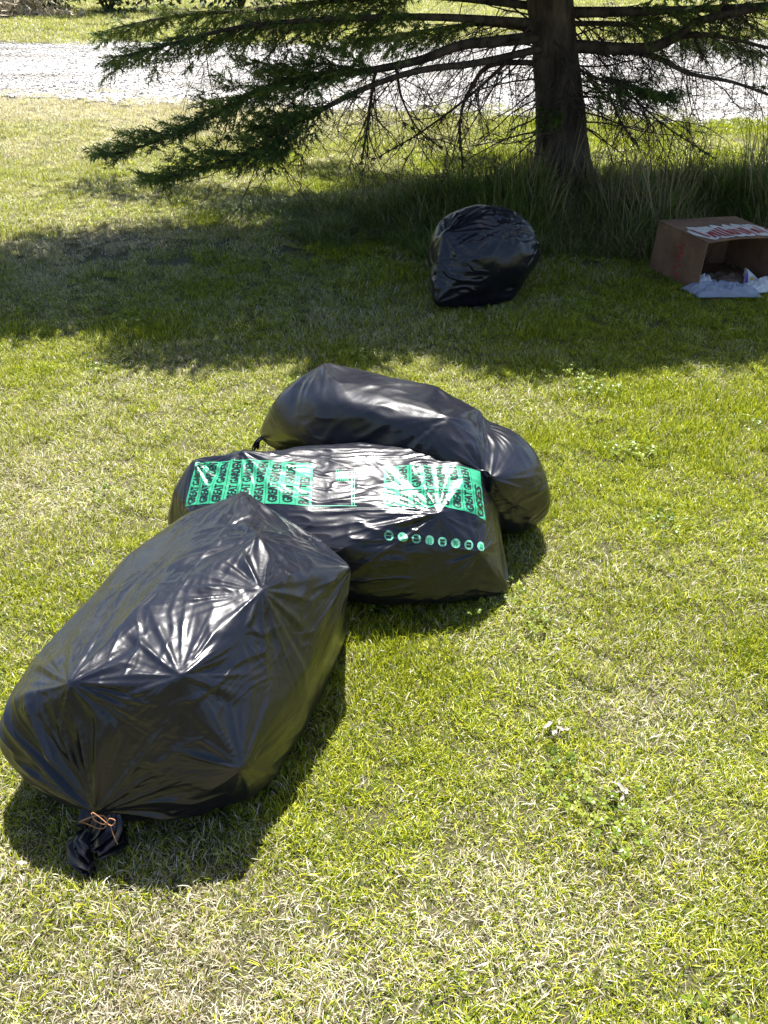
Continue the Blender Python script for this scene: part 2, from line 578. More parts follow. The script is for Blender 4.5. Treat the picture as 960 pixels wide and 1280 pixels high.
def lawn_points():
    bands = [(0.75, 2.6, .069, 1.0), (2.6, 5.0, .080, 1.08), (5.0, 7.5, .105, 1.3), (7.5, 11.4, .135, 1.65)]
    P, S = [], []
    for y0, y1, sp, sc in bands:
        hw = 0.43 * y1 + 1.35
        gx, gy = np.meshgrid(np.arange(-hw, hw, sp), np.arange(y0, y1, sp))
        p = np.stack([gx.ravel(), gy.ravel()], 1)
        P.append(p + RNG.uniform(-.45, .45, p.shape) * sp)
        S.append(np.full(len(p), sc))
    k = 5000
    p = np.stack([RNG.uniform(-16, 12, k), RNG.uniform(15.2, 27, k)], 1)
    P.append(p); S.append(np.full(k, 3.0))
    P, S = np.concatenate(P), np.concatenate(S)
    lo, hi = road_y(P[:, 0])
    j = RNG.normal(0, 0.4, len(P))
    keep = (P[:, 1] < lo + j + .05) | (P[:, 1] > hi + j)
    # nothing grows through the floor of the carton
    a, bx_, cy_ = Vector((1.586, 4.54)), Vector((0.43, 0.085)), Vector((-0.143, 0.39))
    rel = P - np.array([a.x, a.y])
    det = bx_.x * cy_.y - bx_.y * cy_.x
    u = (rel[:, 0] * cy_.y - rel[:, 1] * cy_.x) / det
    w = (rel[:, 1] * bx_.x - rel[:, 0] * bx_.y) / det
    keep &= ~((u > -.04) & (u < 1.04) & (w > -.1) & (w < 1.04))
    # bare needle litter
    c = at(200, 322)
    bare = np.exp(-(((P[:, 0] - c.x) / .75) ** 2 + ((P[:, 1] - c.y) / .26) ** 2)) * (.45 + 1.1 * fbm(P * 4, 2, 91))
    keep &= RNG.random(len(P)) > np.clip(bare * .6, 0, .5)
    # worn thin spots
    thin = np.clip((fbm(P * 3.2, 3, 55) - .60) * 4, 0, .0)
    keep &= RNG.random(len(P)) > thin
    return P[keep], S[keep]


P, S = lawn_points()
k = len(P)
straw = np.clip(straw_map(P[:, 0], P[:, 1]) + RNG.normal(0, .06, k), 0, 1)
hmap = fbm(P * 2.2, 3, 14)
lush = np.clip((fbm(P * 2.7 + 3, 2, 66) - .55) * 6, 0, 1) * (1 - straw)
scl = S * RNG.uniform(.95, 1.12, k)
idx = RNG.integers(0, 5, k)
clov = fbm(P * 3.5 + 11, 2, 42)
for cpx, cpy, r_ in ((440, 860, .16), (760, 985, .12), (420, 900, .12), (690, 880, .15)):
    c = at(cpx, cpy)
    clov = clov + .22 * np.exp(-((P[:, 0] - c.x) ** 2 + (P[:, 1] - c.y) ** 2) / (2 * r_ * r_))
cm = (RNG.random(k) < np.clip((clov - .60) * 1.6, 0, .12)) & (P[:, 1] < 6)
idx = np.where(~cm & (RNG.random(k) < straw * .6), 4, idx)
zs = scl * (.55 + .8 * hmap) * RNG.uniform(.8, 1.2, k) * np.where(idx < 4, .85 + .7 * lush, 1.0)
# inside the tree's shade it is longer and greener
pts = np.stack([P[:, 0], P[:, 1], gz(P[:, 0], P[:, 1])], 1)
rot = np.stack([RNG.normal(0, .12, k), RNG.normal(0, .12, k), RNG.uniform(0, 6.283, k)], 1)
# clover leaves ride among the blades
ci_ = np.nonzero(cm)[0]
pts = np.concatenate([pts, pts[ci_] + np.array([0, 0, .012])])
rot = np.concatenate([rot, rot[ci_]])
scl, zs = np.concatenate([scl, scl[ci_]]), np.concatenate([zs, scl[ci_]])
idx = np.concatenate([idx, RNG.integers(5, 7, len(ci_))])
straw = np.concatenate([straw, straw[ci_] * .3])
scatter('lawn_grass', pts, rot, np.stack([scl, scl, zs], 1), idx, straw, lawn_src,
        'short mown green lawn grass with straw and clover', 'grass')

# tall unmown grass round the trunk
tall_src = [blade_clump('tall_tuft_%s' % 'abc'[q], 34, 0.07, 0.14, 0.40, 0.0065, 0.28, M['tall'], 80 + q, 0.28, 5) for q in range(3)]
tall_src += [blade_clump('tall_tuft_d', 9, 0.05, 0.45, 0.75, 0.0045, 0.16, M['tall'], 90, 0.08, 5)]
k = 6200
tx, ty = RNG.uniform(-1.5, 4.6, k), RNG.uniform(4.9, 7.0, k)
front = np.interp(tx, [-1.5, -0.6, 0.1, 0.9, 1.4, 2.2, 4.6], [6.0, 5.6, 5.15, 4.95, 4.95, 5.08, 5.08]) + .35 * (vnoise(tx[:, None] * 3, 8) - .5)
back = np.interp(tx, [-1.5, -0.8, 0.2, 1.2, 2.0, 4.6], [6.05, 6.25, 6.45, 6.55, 6.5, 6.4]) + .3 * (vnoise(tx[:, None] * 3, 18) - .5)
edge = np.minimum(ty - front, back - ty)
kp = (edge > 0) & ((tx - TRUNK.x) ** 2 + (ty - TRUNK.y) ** 2 > .2 ** 2)
tx, ty, edge = tx[kp], ty[kp], edge[kp]
k = len(tx)
hs = np.clip(.38 + edge * 1.3, 0, 1) * np.interp(tx, [-1.5, -.4, .5, 1.0, 4], [.25, .48, .7, .95, 1.0]) * RNG.uniform(.7, 1.2, k) * (.45 + 1.0 * vnoise(np.stack([tx, ty], 1) * 2.6, 23))
ti = np.where(RNG.random(k) < np.interp(tx, [0, 1, 2.2, 3], [.03, .10, .10, .22]), 3, RNG.integers(0, 3, k))
ts = np.clip(.10 + .55 * (fbm(np.stack([tx, ty], 1) * 1.6, 2, 63) - .45) + np.where(ti == 3, .55, 0) + .3 * np.exp(-((tx - 1.25) / .35) ** 2), .03, .95)
scatter('tall_grass', np.stack([tx, ty, gz(tx, ty)], 1), np.stack([RNG.normal(0, .1, k), RNG.normal(0, .1, k), RNG.uniform(0, 6.283, k)], 1),
        np.stack([hs * .5 + .5, hs * .5 + .5, hs], 1), ti, ts, tall_src, 'tall unmown grass and dry stalks around the tree trunk', 'grass')

# loose stones of the driveway
stone_src = []
for q in range(3):
    bm = bmesh.new()
    bmesh.ops.create_icosphere(bm, subdivisions=1, radius=0.0095)
    r_ = np.random.default_rng(q)
    for v_ in bm.verts:
        v_.co *= 0.75 + .5 * r_.random()
        v_.co.z *= .65
    me = bpy.data.meshes.new('stone'); bm.to_mesh(me); bm.free()
    me.materials.append(M['gravel_stone'])
    stone_src.append(bpy.data.objects.new('driveway_stone_%s' % 'abc'[q], me))
k = 42000
sx = RNG.uniform(-10, 11, k)
lo, hi = road_y(sx)
tt = RNG.random(k)
sy = lo - .15 + (hi - lo + .3) * tt
sc_ = RNG.lognormal(0, .4, k)
scatter('loose_gravel', np.stack([sx, sy, 0.01 + .03 * np.sin(np.pi * np.clip(tt, 0, 1))], 1), RNG.uniform(0, 6.28, (k, 3)) * np.array([.1, .1, 1]),
        np.stack([sc_] * 3, 1), RNG.integers(0, 3, k), np.zeros(k), stone_src, 'loose pale stones strewn over the gravel driveway', 'gravel')


# ------------------------------------------------------------------ rubbish bags
def cube_sphere(nn):
    V, F = [], []
    key = {}
    t = np.tan(np.linspace(-math.pi / 4, math.pi / 4, nn + 1))
    for ax in range(3):
        for sg in (-1, 1):
            idx = np.zeros((nn + 1, nn + 1), dtype=np.int64)
            for a in range(nn + 1):
                for b_ in range(nn + 1):
                    p = [0, 0, 0]
                    p[ax] = sg
                    p[(ax + 1) % 3] = t[a]
                    p[(ax + 2) % 3] = t[b_]
                    edge_ = a in (0, nn) or b_ in (0, nn)
                    if edge_:
                        kk = (round(p[0], 5), round(p[1], 5), round(p[2], 5))
                        if kk in key:
                            idx[a, b_] = key[kk]
                            continue
                        key[kk] = len(V)
                    idx[a, b_] = len(V)
                    V.append(p)
            q = np.stack([idx[:-1, :-1], idx[1:, :-1], idx[1:, 1:], idx[:-1, 1:]], -1).reshape(-1, 4)
            F.append(q if sg > 0 else q[:, ::-1])
    V = np.array(V, dtype=np.float64)
    V /= np.linalg.norm(V, axis=1, keepdims=True)
    return V, np.concatenate(F)


def smooth_np(V, F, it, pins=None, pinv=None, lam=.6):
    E = np.concatenate([F[:, [0, 1]], F[:, [1, 2]], F[:, [2, 3]], F[:, [3, 0]]])
    n = len(V)
    deg = np.bincount(E[:, 0], minlength=n)
    for _ in range(it):
        S = np.stack([np.bincount(E[:, 0], weights=V[E[:, 1], c], minlength=n) for c in range(3)], 1) / deg[:, None]
        V = V + lam * (S - V)
        if pins is not None:
            V[pins] = pinv
    return V


def normals_np(V, F):
    fn = np.cross(V[F[:, 2]] - V[F[:, 0]], V[F[:, 3]] - V[F[:, 1]])
    N = np.zeros_like(V)
    for c in range(3):
        for q in range(4):
            N[:, c] += np.bincount(F[:, q], weights=fn[:, c], minlength=len(V))
    return N / (np.linalg.norm(N, axis=1, keepdims=True) + 1e-12)


_CS = {}


def make_bag(hull, peaks, axis, nn, soft=14, fold=.004, seed=0, peak_amp=.006, peak_len=.16, necks=(), tension=(), fold_freq=(3.0, 17.0), cusp=.011, pinch=(), extra=9):
    """film stretched over poking contents.  hull: support points, peaks: indices that stay sharp"""
    bm = bmesh.new()
    for p in hull: bm.verts.new(p)
    bmesh.ops.convex_hull(bm, input=bm.verts)
    bvh = BVHTree.FromBMesh(bm)
    bm.free()
    Hn = np.array([list(p) for p in hull])
    lo_, hi_ = Hn.min(0), Hn.max(0)
    c = (lo_ + hi_) / 2
    ax = Vector(axis).normalized()
    # elongated frame so that the mesh stays even
    side = Vector((0, 0, 1)).cross(ax).normalized()
    upv = ax.cross(side)
    B = np.array([list(ax), list(side), list(upv)])
    loc = (Hn - c) @ B.T
    c = c + ((loc.max(0) + loc.min(0)) / 2) @ B
    ext = (loc.max(0) - loc.min(0)) / 2

    def cast(bv, D):
        out = np.empty_like(D)
        co = Vector(c)
        for q, d in enumerate(D):
            h = bv.ray_cast(co, Vector(d))
            out[q] = h[0] if h[0] is not None else out[q - 1]
        return out
    if 72 not in _CS: _CS[72] = cube_sphere(72)
    U, Fc = _CS[72]
    D = (U * ext) @ B
    Vc = cast(bvh, D)
    PK = np.array([list(hull[q]) for q in peaks])
    pins = np.array([int(np.argmin(((Vc - p) ** 2).sum(1))) for p in PK])
    Vc = smooth_np(Vc, Fc, soft * 4, pins, PK)
    Vc[:, 2] = np.maximum(Vc[:, 2], 0.004)
    bv2 = BVHTree.FromPolygons([tuple(v) for v in Vc], [tuple(int(a) for a in f) for f in Fc])
    if nn not in _CS: _CS[nn] = cube_sphere(nn)
    U, F = _CS[nn]
    D = (U * ext) @ B
    Vf = cast(bv2, D)
    Vf = smooth_np(Vf, F, int(45 * (nn / 190) ** 2) + 4)
    N = normals_np(Vf, F)
    if ((Vf - c) * N).sum() < 0:
        N = -N
        F = F[:, ::-1]
    # --- creases that run out from every poking corner
    disp = np.zeros(len(Vf))
    lift = np.zeros_like(Vf)
    r = np.random.default_rng(seed)
    src = [(p, peak_amp, peak_len, 4.6) for p in PK] + [(np.array(list(p)), a_, l_, k_) for p, a_, l_, k_ in necks]
    topv = np.nonzero(Vf[:, 2] > .12)[0]
    for q in range(extra):
        src.append((Vf[topv[r.integers(0, len(topv))]], peak_amp * r.uniform(.25, .6), r.uniform(.05, .11), 2.6))
    # every crease belongs to the corner that pulls hardest there
    pull = np.stack([np.exp(-np.linalg.norm(Vf - p, axis=1) / (.04 * (1.6 if q >= len(PK) and q < len(PK) + len(necks) else 1.0 if q < len(PK) else .7))) for q, (p, a_, l_, k_) in enumerate(src)])
    pull /= pull.sum(0) + 1e-9
    for q, (p, a_, l_, k_) in enumerate(src):
        rel = Vf - p
        d = np.linalg.norm(rel, axis=1)
        near = d < .05
        nm = N[near].mean(0) if near.any() else (p - c)
        nm = nm / np.linalg.norm(nm)
        t1 = np.cross(nm, [0.3, 0.5, 0.8]); t1 /= np.linalg.norm(t1)
        t2 = np.cross(nm, t1)
        an = np.arctan2(rel @ t2, rel @ t1)
        kk = k_ * (.8 + .5 * r.random())
        base = np.stack([np.cos(an) * kk + 9 * q, np.sin(an) * kk + 5, d * 3], 1)
        w = ridge(base, seed + q, 3.0) + .5 * ridge(base * np.array([2.0, 2.0, 1.2]), seed + 40 + q, 2.6) - .3
        wide = ridge(base * np.array([.45, .45, .6]), seed + 90 + q, 1.0) - .4
        gate = -.35 + 2.2 * vnoise(np.stack([np.cos(an) * 1.3 + q, np.sin(an) * 1.3, d * 0], 1), seed + 70)
        m_ = np.clip((N @ nm) + .55, 0, 1)
        disp += a_ * (.8 * w * gate + .95 * wide) * m_ * np.clip(pull[q] * 1.5, 0, 1) * (d / (d + .03)) * np.exp(-(d / l_) ** 1.4)
        if q < len(PK): lift += nm * (cusp * np.exp(-d / .06) * m_)[:, None]
    # --- tension ridges between corners
    for (a_, b_, amp) in tension:
        A, Bp = np.array(list(a_)), np.array(list(b_))
        ab = Bp - A
        t = np.clip(((Vf - A) @ ab) / (ab @ ab), 0, 1)
        q = A + t[:, None] * ab
        d = np.linalg.norm(Vf - q, axis=1)
        # distance measured sideways only
        disp += amp * np.sin(np.pi * np.clip(t, .02, .98)) ** .5 * (1.3 * np.exp(-d / .014) - .5 * np.exp(-((d - .04) / .022) ** 2))
    # --- long folds and crumple of the film
    Lc = (Vf - c) @ B.T
    warp = (fbm(Vf * 4.5, 3, seed + 5) - .5) * 1.7
    an = np.arctan2(Lc[:, 2], Lc[:, 1])
    g = np.stack([Lc[:, 0] * fold_freq[0] + warp * 1.6, np.cos(an) * fold_freq[1] * .22 + warp * 2.2, np.sin(an) * fold_freq[1] * .22 + warp], 1)
    f1 = ridge(g * 1.2, seed + 11, 4.0) + .5 * ridge(g * 2.6, seed + 12, 3.0) - .3
    g2 = Vf * 16 + warp[:, None] * 3
    f2 = ridge(g2, seed + 13, 1.8) - .35
    mask = np.clip((fbm(Vf * 5.2 + seed, 2, seed + 8) - .45) * 5, .06, 1)
    disp += fold * mask * f1 + fold * .12 * (1.1 - mask) * f2
    # facets: long low swellings
    disp += .016 * (fbm(Vf * 5.0, 2, seed + 19) - .5)
    for (a_, b_, amp, wd_) in pinch:
        A, Bp = np.array(list(a_)), np.array(list(b_))
        ab = Bp - A
        t = np.clip(((Vf - A) @ ab) / (ab @ ab), 0, 1)
        d = np.linalg.norm(Vf - (A + t[:, None] * ab), axis=1)
        disp -= amp * np.exp(-(d / wd_) ** 1.3)
    Vf = Vf + N * disp[:, None] + lift
    Vf = smooth_np(Vf, F, 3, lam=.5)
    Vf[:, 2] = np.maximum(Vf[:, 2], 0.003)
    return Vf, F


def bag_body(name, V, F, material, parent):
    me = mesh_np(name, V, F)
    return link_mesh(name, me, material, parent, smooth=True)


def ruffle(name, path, rads, pleats, depth, material, parent, seed, n=90):
    """gathered mouth of a bag"""
    r = np.random.default_rng(seed)
    pts = catmull(path, 6)
    rr = np.interp(np.linspace(0, 1, len(pts)), np.linspace(0, 1, len(rads)), rads)
    V, F = [], []
    ph = r.random(4) * 6
    for i_, p in enumerate(pts):
        t = (pts[min(i_ + 1, len(pts) - 1)] - pts[max(i_ - 1, 0)]).normalized()
        a = t.cross(Vector((0.1, 0.2, 1))).normalized()
        b_ = a.cross(t)
        f = i_ / (len(pts) - 1)
        for k_ in range(n):
            th = 2 * math.pi * k_ / n
            w = 1 + depth * (math.sin(pleats * th + ph[0] + f * 2) * .6 + math.sin((pleats * 1.7 // 1) * th + ph[1] - f * 3) * .5 + .5 * f * math.sin(3 * th + ph[2]))
            q = p + (a * math.cos(th) * 1.25 + b_ * math.sin(th) * .42) * rr[i_] * w
            q += t * (rr[i_] * .55 * f * math.sin(4 * th + ph[3]))
            if q.z < .006: q.z = .006 + .002 * (k_ % 3)
            V.append(q)
    m_ = len(pts)
    for i_ in range(m_ - 1):
        for k_ in range(n):
            k2 = (k_ + 1) % n
            F.append((i_ * n + k_, i_ * n + k2, (i_ + 1) * n + k2, (i_ + 1) * n + k_))
    return link_mesh(name, mesh_py(name, V, F), material, parent, smooth=True)


# ---- front bag, lying on its long side, tied mouth towards the lens
h1 = [at(300, 612, .43), at(322, 672, .47), at(327, 738, .46), at(225, 845, .415), at(85, 853, .395), at(8, 885, .31),
      at(303, 962, .22), at(441, 708, .33), at(425, 765, .28), at(160, 690, .34), at(235, 640, .36), at(100, 765, .30),
      at(-8, 920, .20), at(395, 640 + 30, .37), at(122, 1012, .115), at(380, 905, .10), at(335, 990, .07), at(410, 830, .16), at(30, 985, .06),
      at(200, 1025, .07), at(60, 800, .30), at(170, 765, .43)]
g1 = [at(70, 985), at(250, 1005), at(345, 975), at(400, 880), at(440, 790), at(60, 900), at(150, 780), at(320, 760), at(400, 770)]
hull1 = h1 + [Vector((p.x, p.y, 0.0)) for p in g1]
ax1 = at(340, 660, .2) - at(140, 1000, .2)
t1 = [(h1[0], h1[1], .003), (h1[1], h1[2], .004), (h1[2], h1[3], .003), (h1[3], h1[6], .004), (h1[2], h1[7], .003)]
bag = empty('garbage_bag', (ax1 * 0 + at(230, 880)))
V1, F1 = make_bag(hull1, [0, 1, 2, 3, 4, 6, 7, 14], ax1, 195, 7, .0026, 3, .012, .26, [(h1[14], .020, .36, 7.0)], t1)
bag_body('body', V1, F1, M['bag'], bag)
nk = h1[14]
ruffle('gathered_mouth', [nk + Vector((.01, .08, .02)), nk + Vector((0, .02, -.005)), nk + Vector((-.003, -.008, -.04)), nk + Vector((-.01, -.02, -.08)), nk + Vector((.0, -.03, -.100))], [.05, .020, .027, .037, .034], 15, .42, M['bag'], bag, 4, 150)
tt_ = TubeSet()
loop = [nk + Vector((.005, -.035, .035)), nk + Vector((.018, -.040, .028)), nk + Vector((.04, -.048, .012)), nk + Vector((.052, -.050, .028)), nk + Vector((.040, -.046, .03)), nk + Vector((.028, -.045, .012)),
        nk + Vector((.008, -.040, .018)), nk + Vector((.003, -.036, .034))]
tt_.tube(catmull(loop, 6), [.0011] * (6 * 7 + 1), 5)
tail = [nk + Vector((.04, -.048, .014)), nk + Vector((.043, -.054, -.004)), nk + Vector((.050, -.06, -.028))]
tt_.tube(catmull(tail, 6), [.0011] * 13, 5)
ring = [nk + Vector((.027 * math.cos(a), -.03 + .006 * math.sin(a * 2), .016 * math.sin(a))) for a in np.linspace(0, 6.283, 18)]
tt_.tube(ring, [.0013] * 18, 5)
tt_.build('twist_tie', M['tie'], bag)
tag(bag, 'plain full black bag with its mouth tied by an orange twist tie', 'garbage bag', 'filled garbage bags on the lawn')

# ---- printed bag behind it
h2 = [at(243, 574, .30), at(300, 562, .35), at(440, 566, .36), at(540, 553, .37), at(590, 541, .37), at(611, 568, .34), at(617, 636, .22),
      at(638, 742, .02), at(600, 690, .20), at(548, 642, .30), at(440, 690, .24), at(380, 640, .30), at(210, 640, .14), at(216, 610, .22), at(208, 660, .08),
      at(330, 690, .22), at(250, 660, .2), at(560, 757, .05), at(470, 755, .07), at(260, 700, .05), at(590, 590, .35)]
g2_ = [at(625, 742), at(560, 748), at(450, 745), at(330, 740), at(250, 690), at(230, 630), at(330, 610), at(560, 640), at(620, 650)]
hull2 = h2 + [Vector((p.x, p.y, 0.0)) for p in g2_]
ax2 = at(600, 640, .2) - at(240, 630, .2)
t2 = [(h2[9], h2[4], .005), (h2[9], h2[8], .005), (h2[8], h2[7], .005), (h2[10], h2[9], .003)]
bag2 = empty('garbage_bag', at(430, 690))
V2, F2 = make_bag(hull2, [0, 4, 7, 9, 8, 1], ax2, 180, 7, .0042, 17, .013, .22, [(h2[7], .012, .2, 4.0)], t2, fold_freq=(3.4, 34.0))
body2 = bag_body('body', V2, F2, M['bag'], bag2)
tag(bag2, 'black bag with rows of green printed lettering and a line of green dots', 'garbage bag', 'filled garbage bags on the lawn')
BV2 = BVHTree.FromPolygons([tuple(v) for v in V2], [tuple(int(a) for a in f) for f in F2])


def surf(px, py):
    h = BV2.ray_cast(Vector((0, 0, H)), ray(px, py).normalized())
    return h[0]


class PrintArea:
    """a flat label area laid on the film: (u,v) in 0..1 over four surface corners"""
    def __init__(s, c00, c10, c11, c01):
        s.c = [surf(*p) for p in (c00, c10, c11, c01)]
        a = (s.c[1] - s.c[0]) + (s.c[2] - s.c[3])
        b_ = (s.c[3] - s.c[0]) + (s.c[2] - s.c[1])
        s.n = a.cross(b_).normalized()
        if s.n.z < 0: s.n = -s.n
        s.w, s.h = a.length / 2, b_.length / 2

    def put(s, u, v, off):
        c = s.c
        p = c[0].lerp(c[1], u).lerp(c[3].lerp(c[2], u), v)
        h = BV2.ray_cast(p + s.n * .25, -s.n)
        q = h[0] if h[0] is not None else p
        nn_ = h[1] if h[0] is not None else s.n
        if nn_.dot(s.n) < 0: nn_ = -nn_
        return q + (nn_ * .35 + s.n * .65) * off


def dense(bm, L):
    for _ in range(7):
        ed = [e for e in bm.edges if e.calc_length() > L]
        if not ed: break
        bmesh.ops.subdivide_edges(bm, edges=ed, cuts=1)
        bmesh.ops.triangulate(bm, faces=bm.faces[:])


def print_mesh(name, bm, area, off, material, parent):
    """bm in metres inside the area's width and height"""
    dense(bm, .0075)
    for v_ in bm.verts:
        v_.co = area.put(v_.co.x / area.w, v_.co.y / area.h, off)
    me = bpy.data.meshes.new(name)
    bm.to_mesh(me)
    bm.free()
    return link_mesh(name, me, material, parent, smooth=True)


def text_bm(txt, x, y, width, height, rot90):
    cu = bpy.data.curves.new('lettering', 'FONT')
    cu.body = txt
    cu.size = 1
    cu.resolution_u = 2
    cu.offset = 0.028
    ob = bpy.data.objects.new('lettering', cu)
    me = bpy.data.meshes.new_from_object(ob)
    bm = bmesh.new()
    bm.from_mesh(me)
    bpy.data.objects.remove(ob)
    bpy.data.curves.remove(cu)
    bpy.data.meshes.remove(me)
    xs_ = [v_.co.x for v_ in bm.verts]
    ys_ = [v_.co.y for v_ in bm.verts]
    x0_, x1_, y0_, y1_ = min(xs_), max(xs_), min(ys_), max(ys_)
    for v_ in bm.verts:
        a = (v_.co.x - x0_) / (x1_ - x0_)
        b_ = (v_.co.y - y0_) / (y1_ - y0_)
        if rot90: v_.co = Vector((x + (1 - b_) * width, y + a * height, 0))
        else: v_.co = Vector((x + a * width, y + b_ * height, 0))
    bmesh.ops.triangulate(bm, faces=bm.faces[:])
    return bm


def rect_bm(x0, y0, x1, y1):
    bm = bmesh.new()
    q = [bm.verts.new((a, b_, 0)) for a, b_ in ((x0, y0), (x1, y0), (x1, y1), (x0, y1))]
    bm.faces.new(q)
    bmesh.ops.triangulate(bm, faces=bm.faces[:])
    return bm


def disc_bm(cx, cy, rx_, ry_, n=18):
    bm = bmesh.new()
    vs_ = []
    for k_ in range(2 * n):
        rr = 1.0 if k_ % 2 else .9
        vs_.append(bm.verts.new((cx + rx_ * rr * math.cos(math.pi * k_ / n), cy + ry_ * rr * math.sin(math.pi * k_ / n), 0)))
    bm.faces.new(vs_)
    bmesh.ops.triangulate(bm, faces=bm.faces[:])
    return bm


def print_group(area, ncol, lastwords):
    cw = area.w / ncol
    for q in range(ncol):
        x0_ = q * cw
        g = print_mesh('green_block', rect_bm(x0_ + .0006, 0, x0_ + cw - .0006, area.h), area, .0012, M['green_print'], bag2)
        words = 'GREAT GARDEN' if q < ncol - len(lastwords) else lastwords[q - (ncol - len(lastwords))]
        hh = .93 if len(words) > 8 else .62
        print_mesh('lettering', text_bm(words, x0_ + cw * .17, area.h * .04, cw * .68, area.h * hh, True), area, .0022, M['letter'], g)


A1 = PrintArea((232, 634), (390, 634), (392, 580), (245, 578))
print_group(A1, 9, ['BAG TIES'])
A2 = PrintArea((479, 633), (607, 652), (600, 590), (480, 583))
print_group(A2, 8, ['USES'])
A3 = PrintArea((477, 677), (606, 692), (606, 676), (477, 660))
for q in range(8):
    cx_ = A3.w * (q + .5) / 8
    rr = A3.w / 8 * .36
    g = print_mesh('green_dot', disc_bm(cx_, A3.h * .5, rr, rr), A3, .0012, M['pale_print'], bag2)
    print_mesh('lettering', text_bm('=%=8=%=8'[q], cx_ - rr * .5, A3.h * .5 - rr * .5, rr, rr, False), A3, .0022, M['green_print'] if q % 2 else M['letter'], g)
A4 = PrintArea((392, 633), (446, 633), (446, 590), (392, 582))
for rc in ((0, 0, A4.w, .0022), (A4.w * .88, 0, A4.w * .90, A4.h), (A4.w * .94, 0, A4.w * .955, A4.h)):
    print_mesh('printed_rule', rect_bm(*rc), A4, .0012, M['pale_print'], bag2)
for q in range(7):
    print_mesh('printed_bar', rect_bm(A4.w * (.52 + .045 * q), A4.h * .66, A4.w * (.52 + .045 * q) + .0026, A4.h * .95), A4, .0012, M['green_print'], bag2)

# ---- plain bag at the back of the pile
h3 = [at(405, 452, .46), at(340, 498, .37), at(327, 522, .28), at(320, 546, .17), at(365, 474, .43), at(330, 556, .08), at(440, 458, .46), at(500, 476, .45), at(545, 483, .44), at(600, 512, .40),
      at(648, 540, .33), at(678, 572, .29), at(694, 612, .20), at(692, 642, .11), at(560, 520, .46), at(430, 500, .46), at(470, 545, .38), at(360, 545, .3),
      at(620, 600, .34), at(655, 668, .05), at(600, 660, .14), at(400, 560, .3), at(662, 610, .26)]
g3 = [at(665, 660), at(600, 670), at(480, 615), at(370, 570), at(345, 545), at(430, 520), at(560, 570), at(650, 610)]
hull3 = h3 + [Vector((p.x, p.y, 0.0)) for p in g3]
ax3 = at(660, 600, .2) - at(360, 510, .2)
bag3 = empty('garbage_bag', at(500, 600))
V3, F3 = make_bag(hull3, [0, 8, 14, 9, 18], ax3, 150, 7, .0030, 29, .011, .22, [(h3[3], .010, .18, 4.0)], [(h3[14], h3[9], .005), (h3[0], h3[15], .004)],
                  pinch=[(at(618, 518, .385), at(603, 590, .34), .028, .04), (at(603, 590, .34), at(595, 650, .17), .025, .045)])
bag_body('body', V3, F3, M['bag'], bag3)
k3 = h3[3]
ruffle('gathered_mouth', [k3 + Vector((.07, .01, .0)), k3 + Vector((0.03, 0, 0)), k3 + Vector((.008, -.003, -.012)), k3 + Vector((-.006, -.006, -.04))], [.03, .010, .014, .016], 7, .35, M['bag'], bag3, 9, 60)
tag(bag3, 'plain full black bag lying behind the printed bag', 'garbage bag', 'filled garbage bags on the lawn')

# ---- round bag in the shade of the tree
D4 = 4.36


def a4(px, py, dy):
    return atY(px, py, D4 + dy)


C4 = Vector((.489, 4.52, .222))
r4 = random.Random(12)
h4 = []
for k_ in range(90):
    zf = 1 - 2 * (k_ + .5) / 90
    a = k_ * 2.39996
    rr = math.sqrt(1 - zf * zf)
    j_ = 1 + r4.uniform(-.07, .02)
    h4.append(C4 + Vector((rr * math.cos(a) * .288 * j_, rr * math.sin(a) * .265 * j_, max(zf * .228 * j_, -.215))))
h4 += [at(541, 383, .04), a4(556, 292, .02), a4(632, 288, .03), a4(600, 352, -.09), a4(668, 322, .06)]
K4 = len(h4) - 5
g4 = [at(560, 382), at(600, 387), at(636, 381)]
hull4 = h4 + [Vector((p.x, p.y, 0.0)) for p in g4]
bag4 = empty('garbage_bag', at(600, 370))
V4, F4 = make_bag(hull4, [K4, K4 + 1, K4 + 2], (1, .1, .05), 100, 7, .010, 51, .016, .22, [(h4[K4], .012, .3, 4.0)],
                  [(h4[K4 + 1], h4[K4], .012), (h4[K4 + 1], h4[K4 + 2], .010)], fold_freq=(5, 18), pinch=[(a4(640, 360, -.02), a4(590, 372, -.06), .02, .03), (a4(545, 330, .04), a4(556, 300, .1), .03, .03)])
bag_body('body', V4, F4, M['bag_far'], bag4)
tag(bag4, 'round black bag sitting alone in the shade near the tree trunk', 'garbage bag', 'filled garbage bags on the lawn')


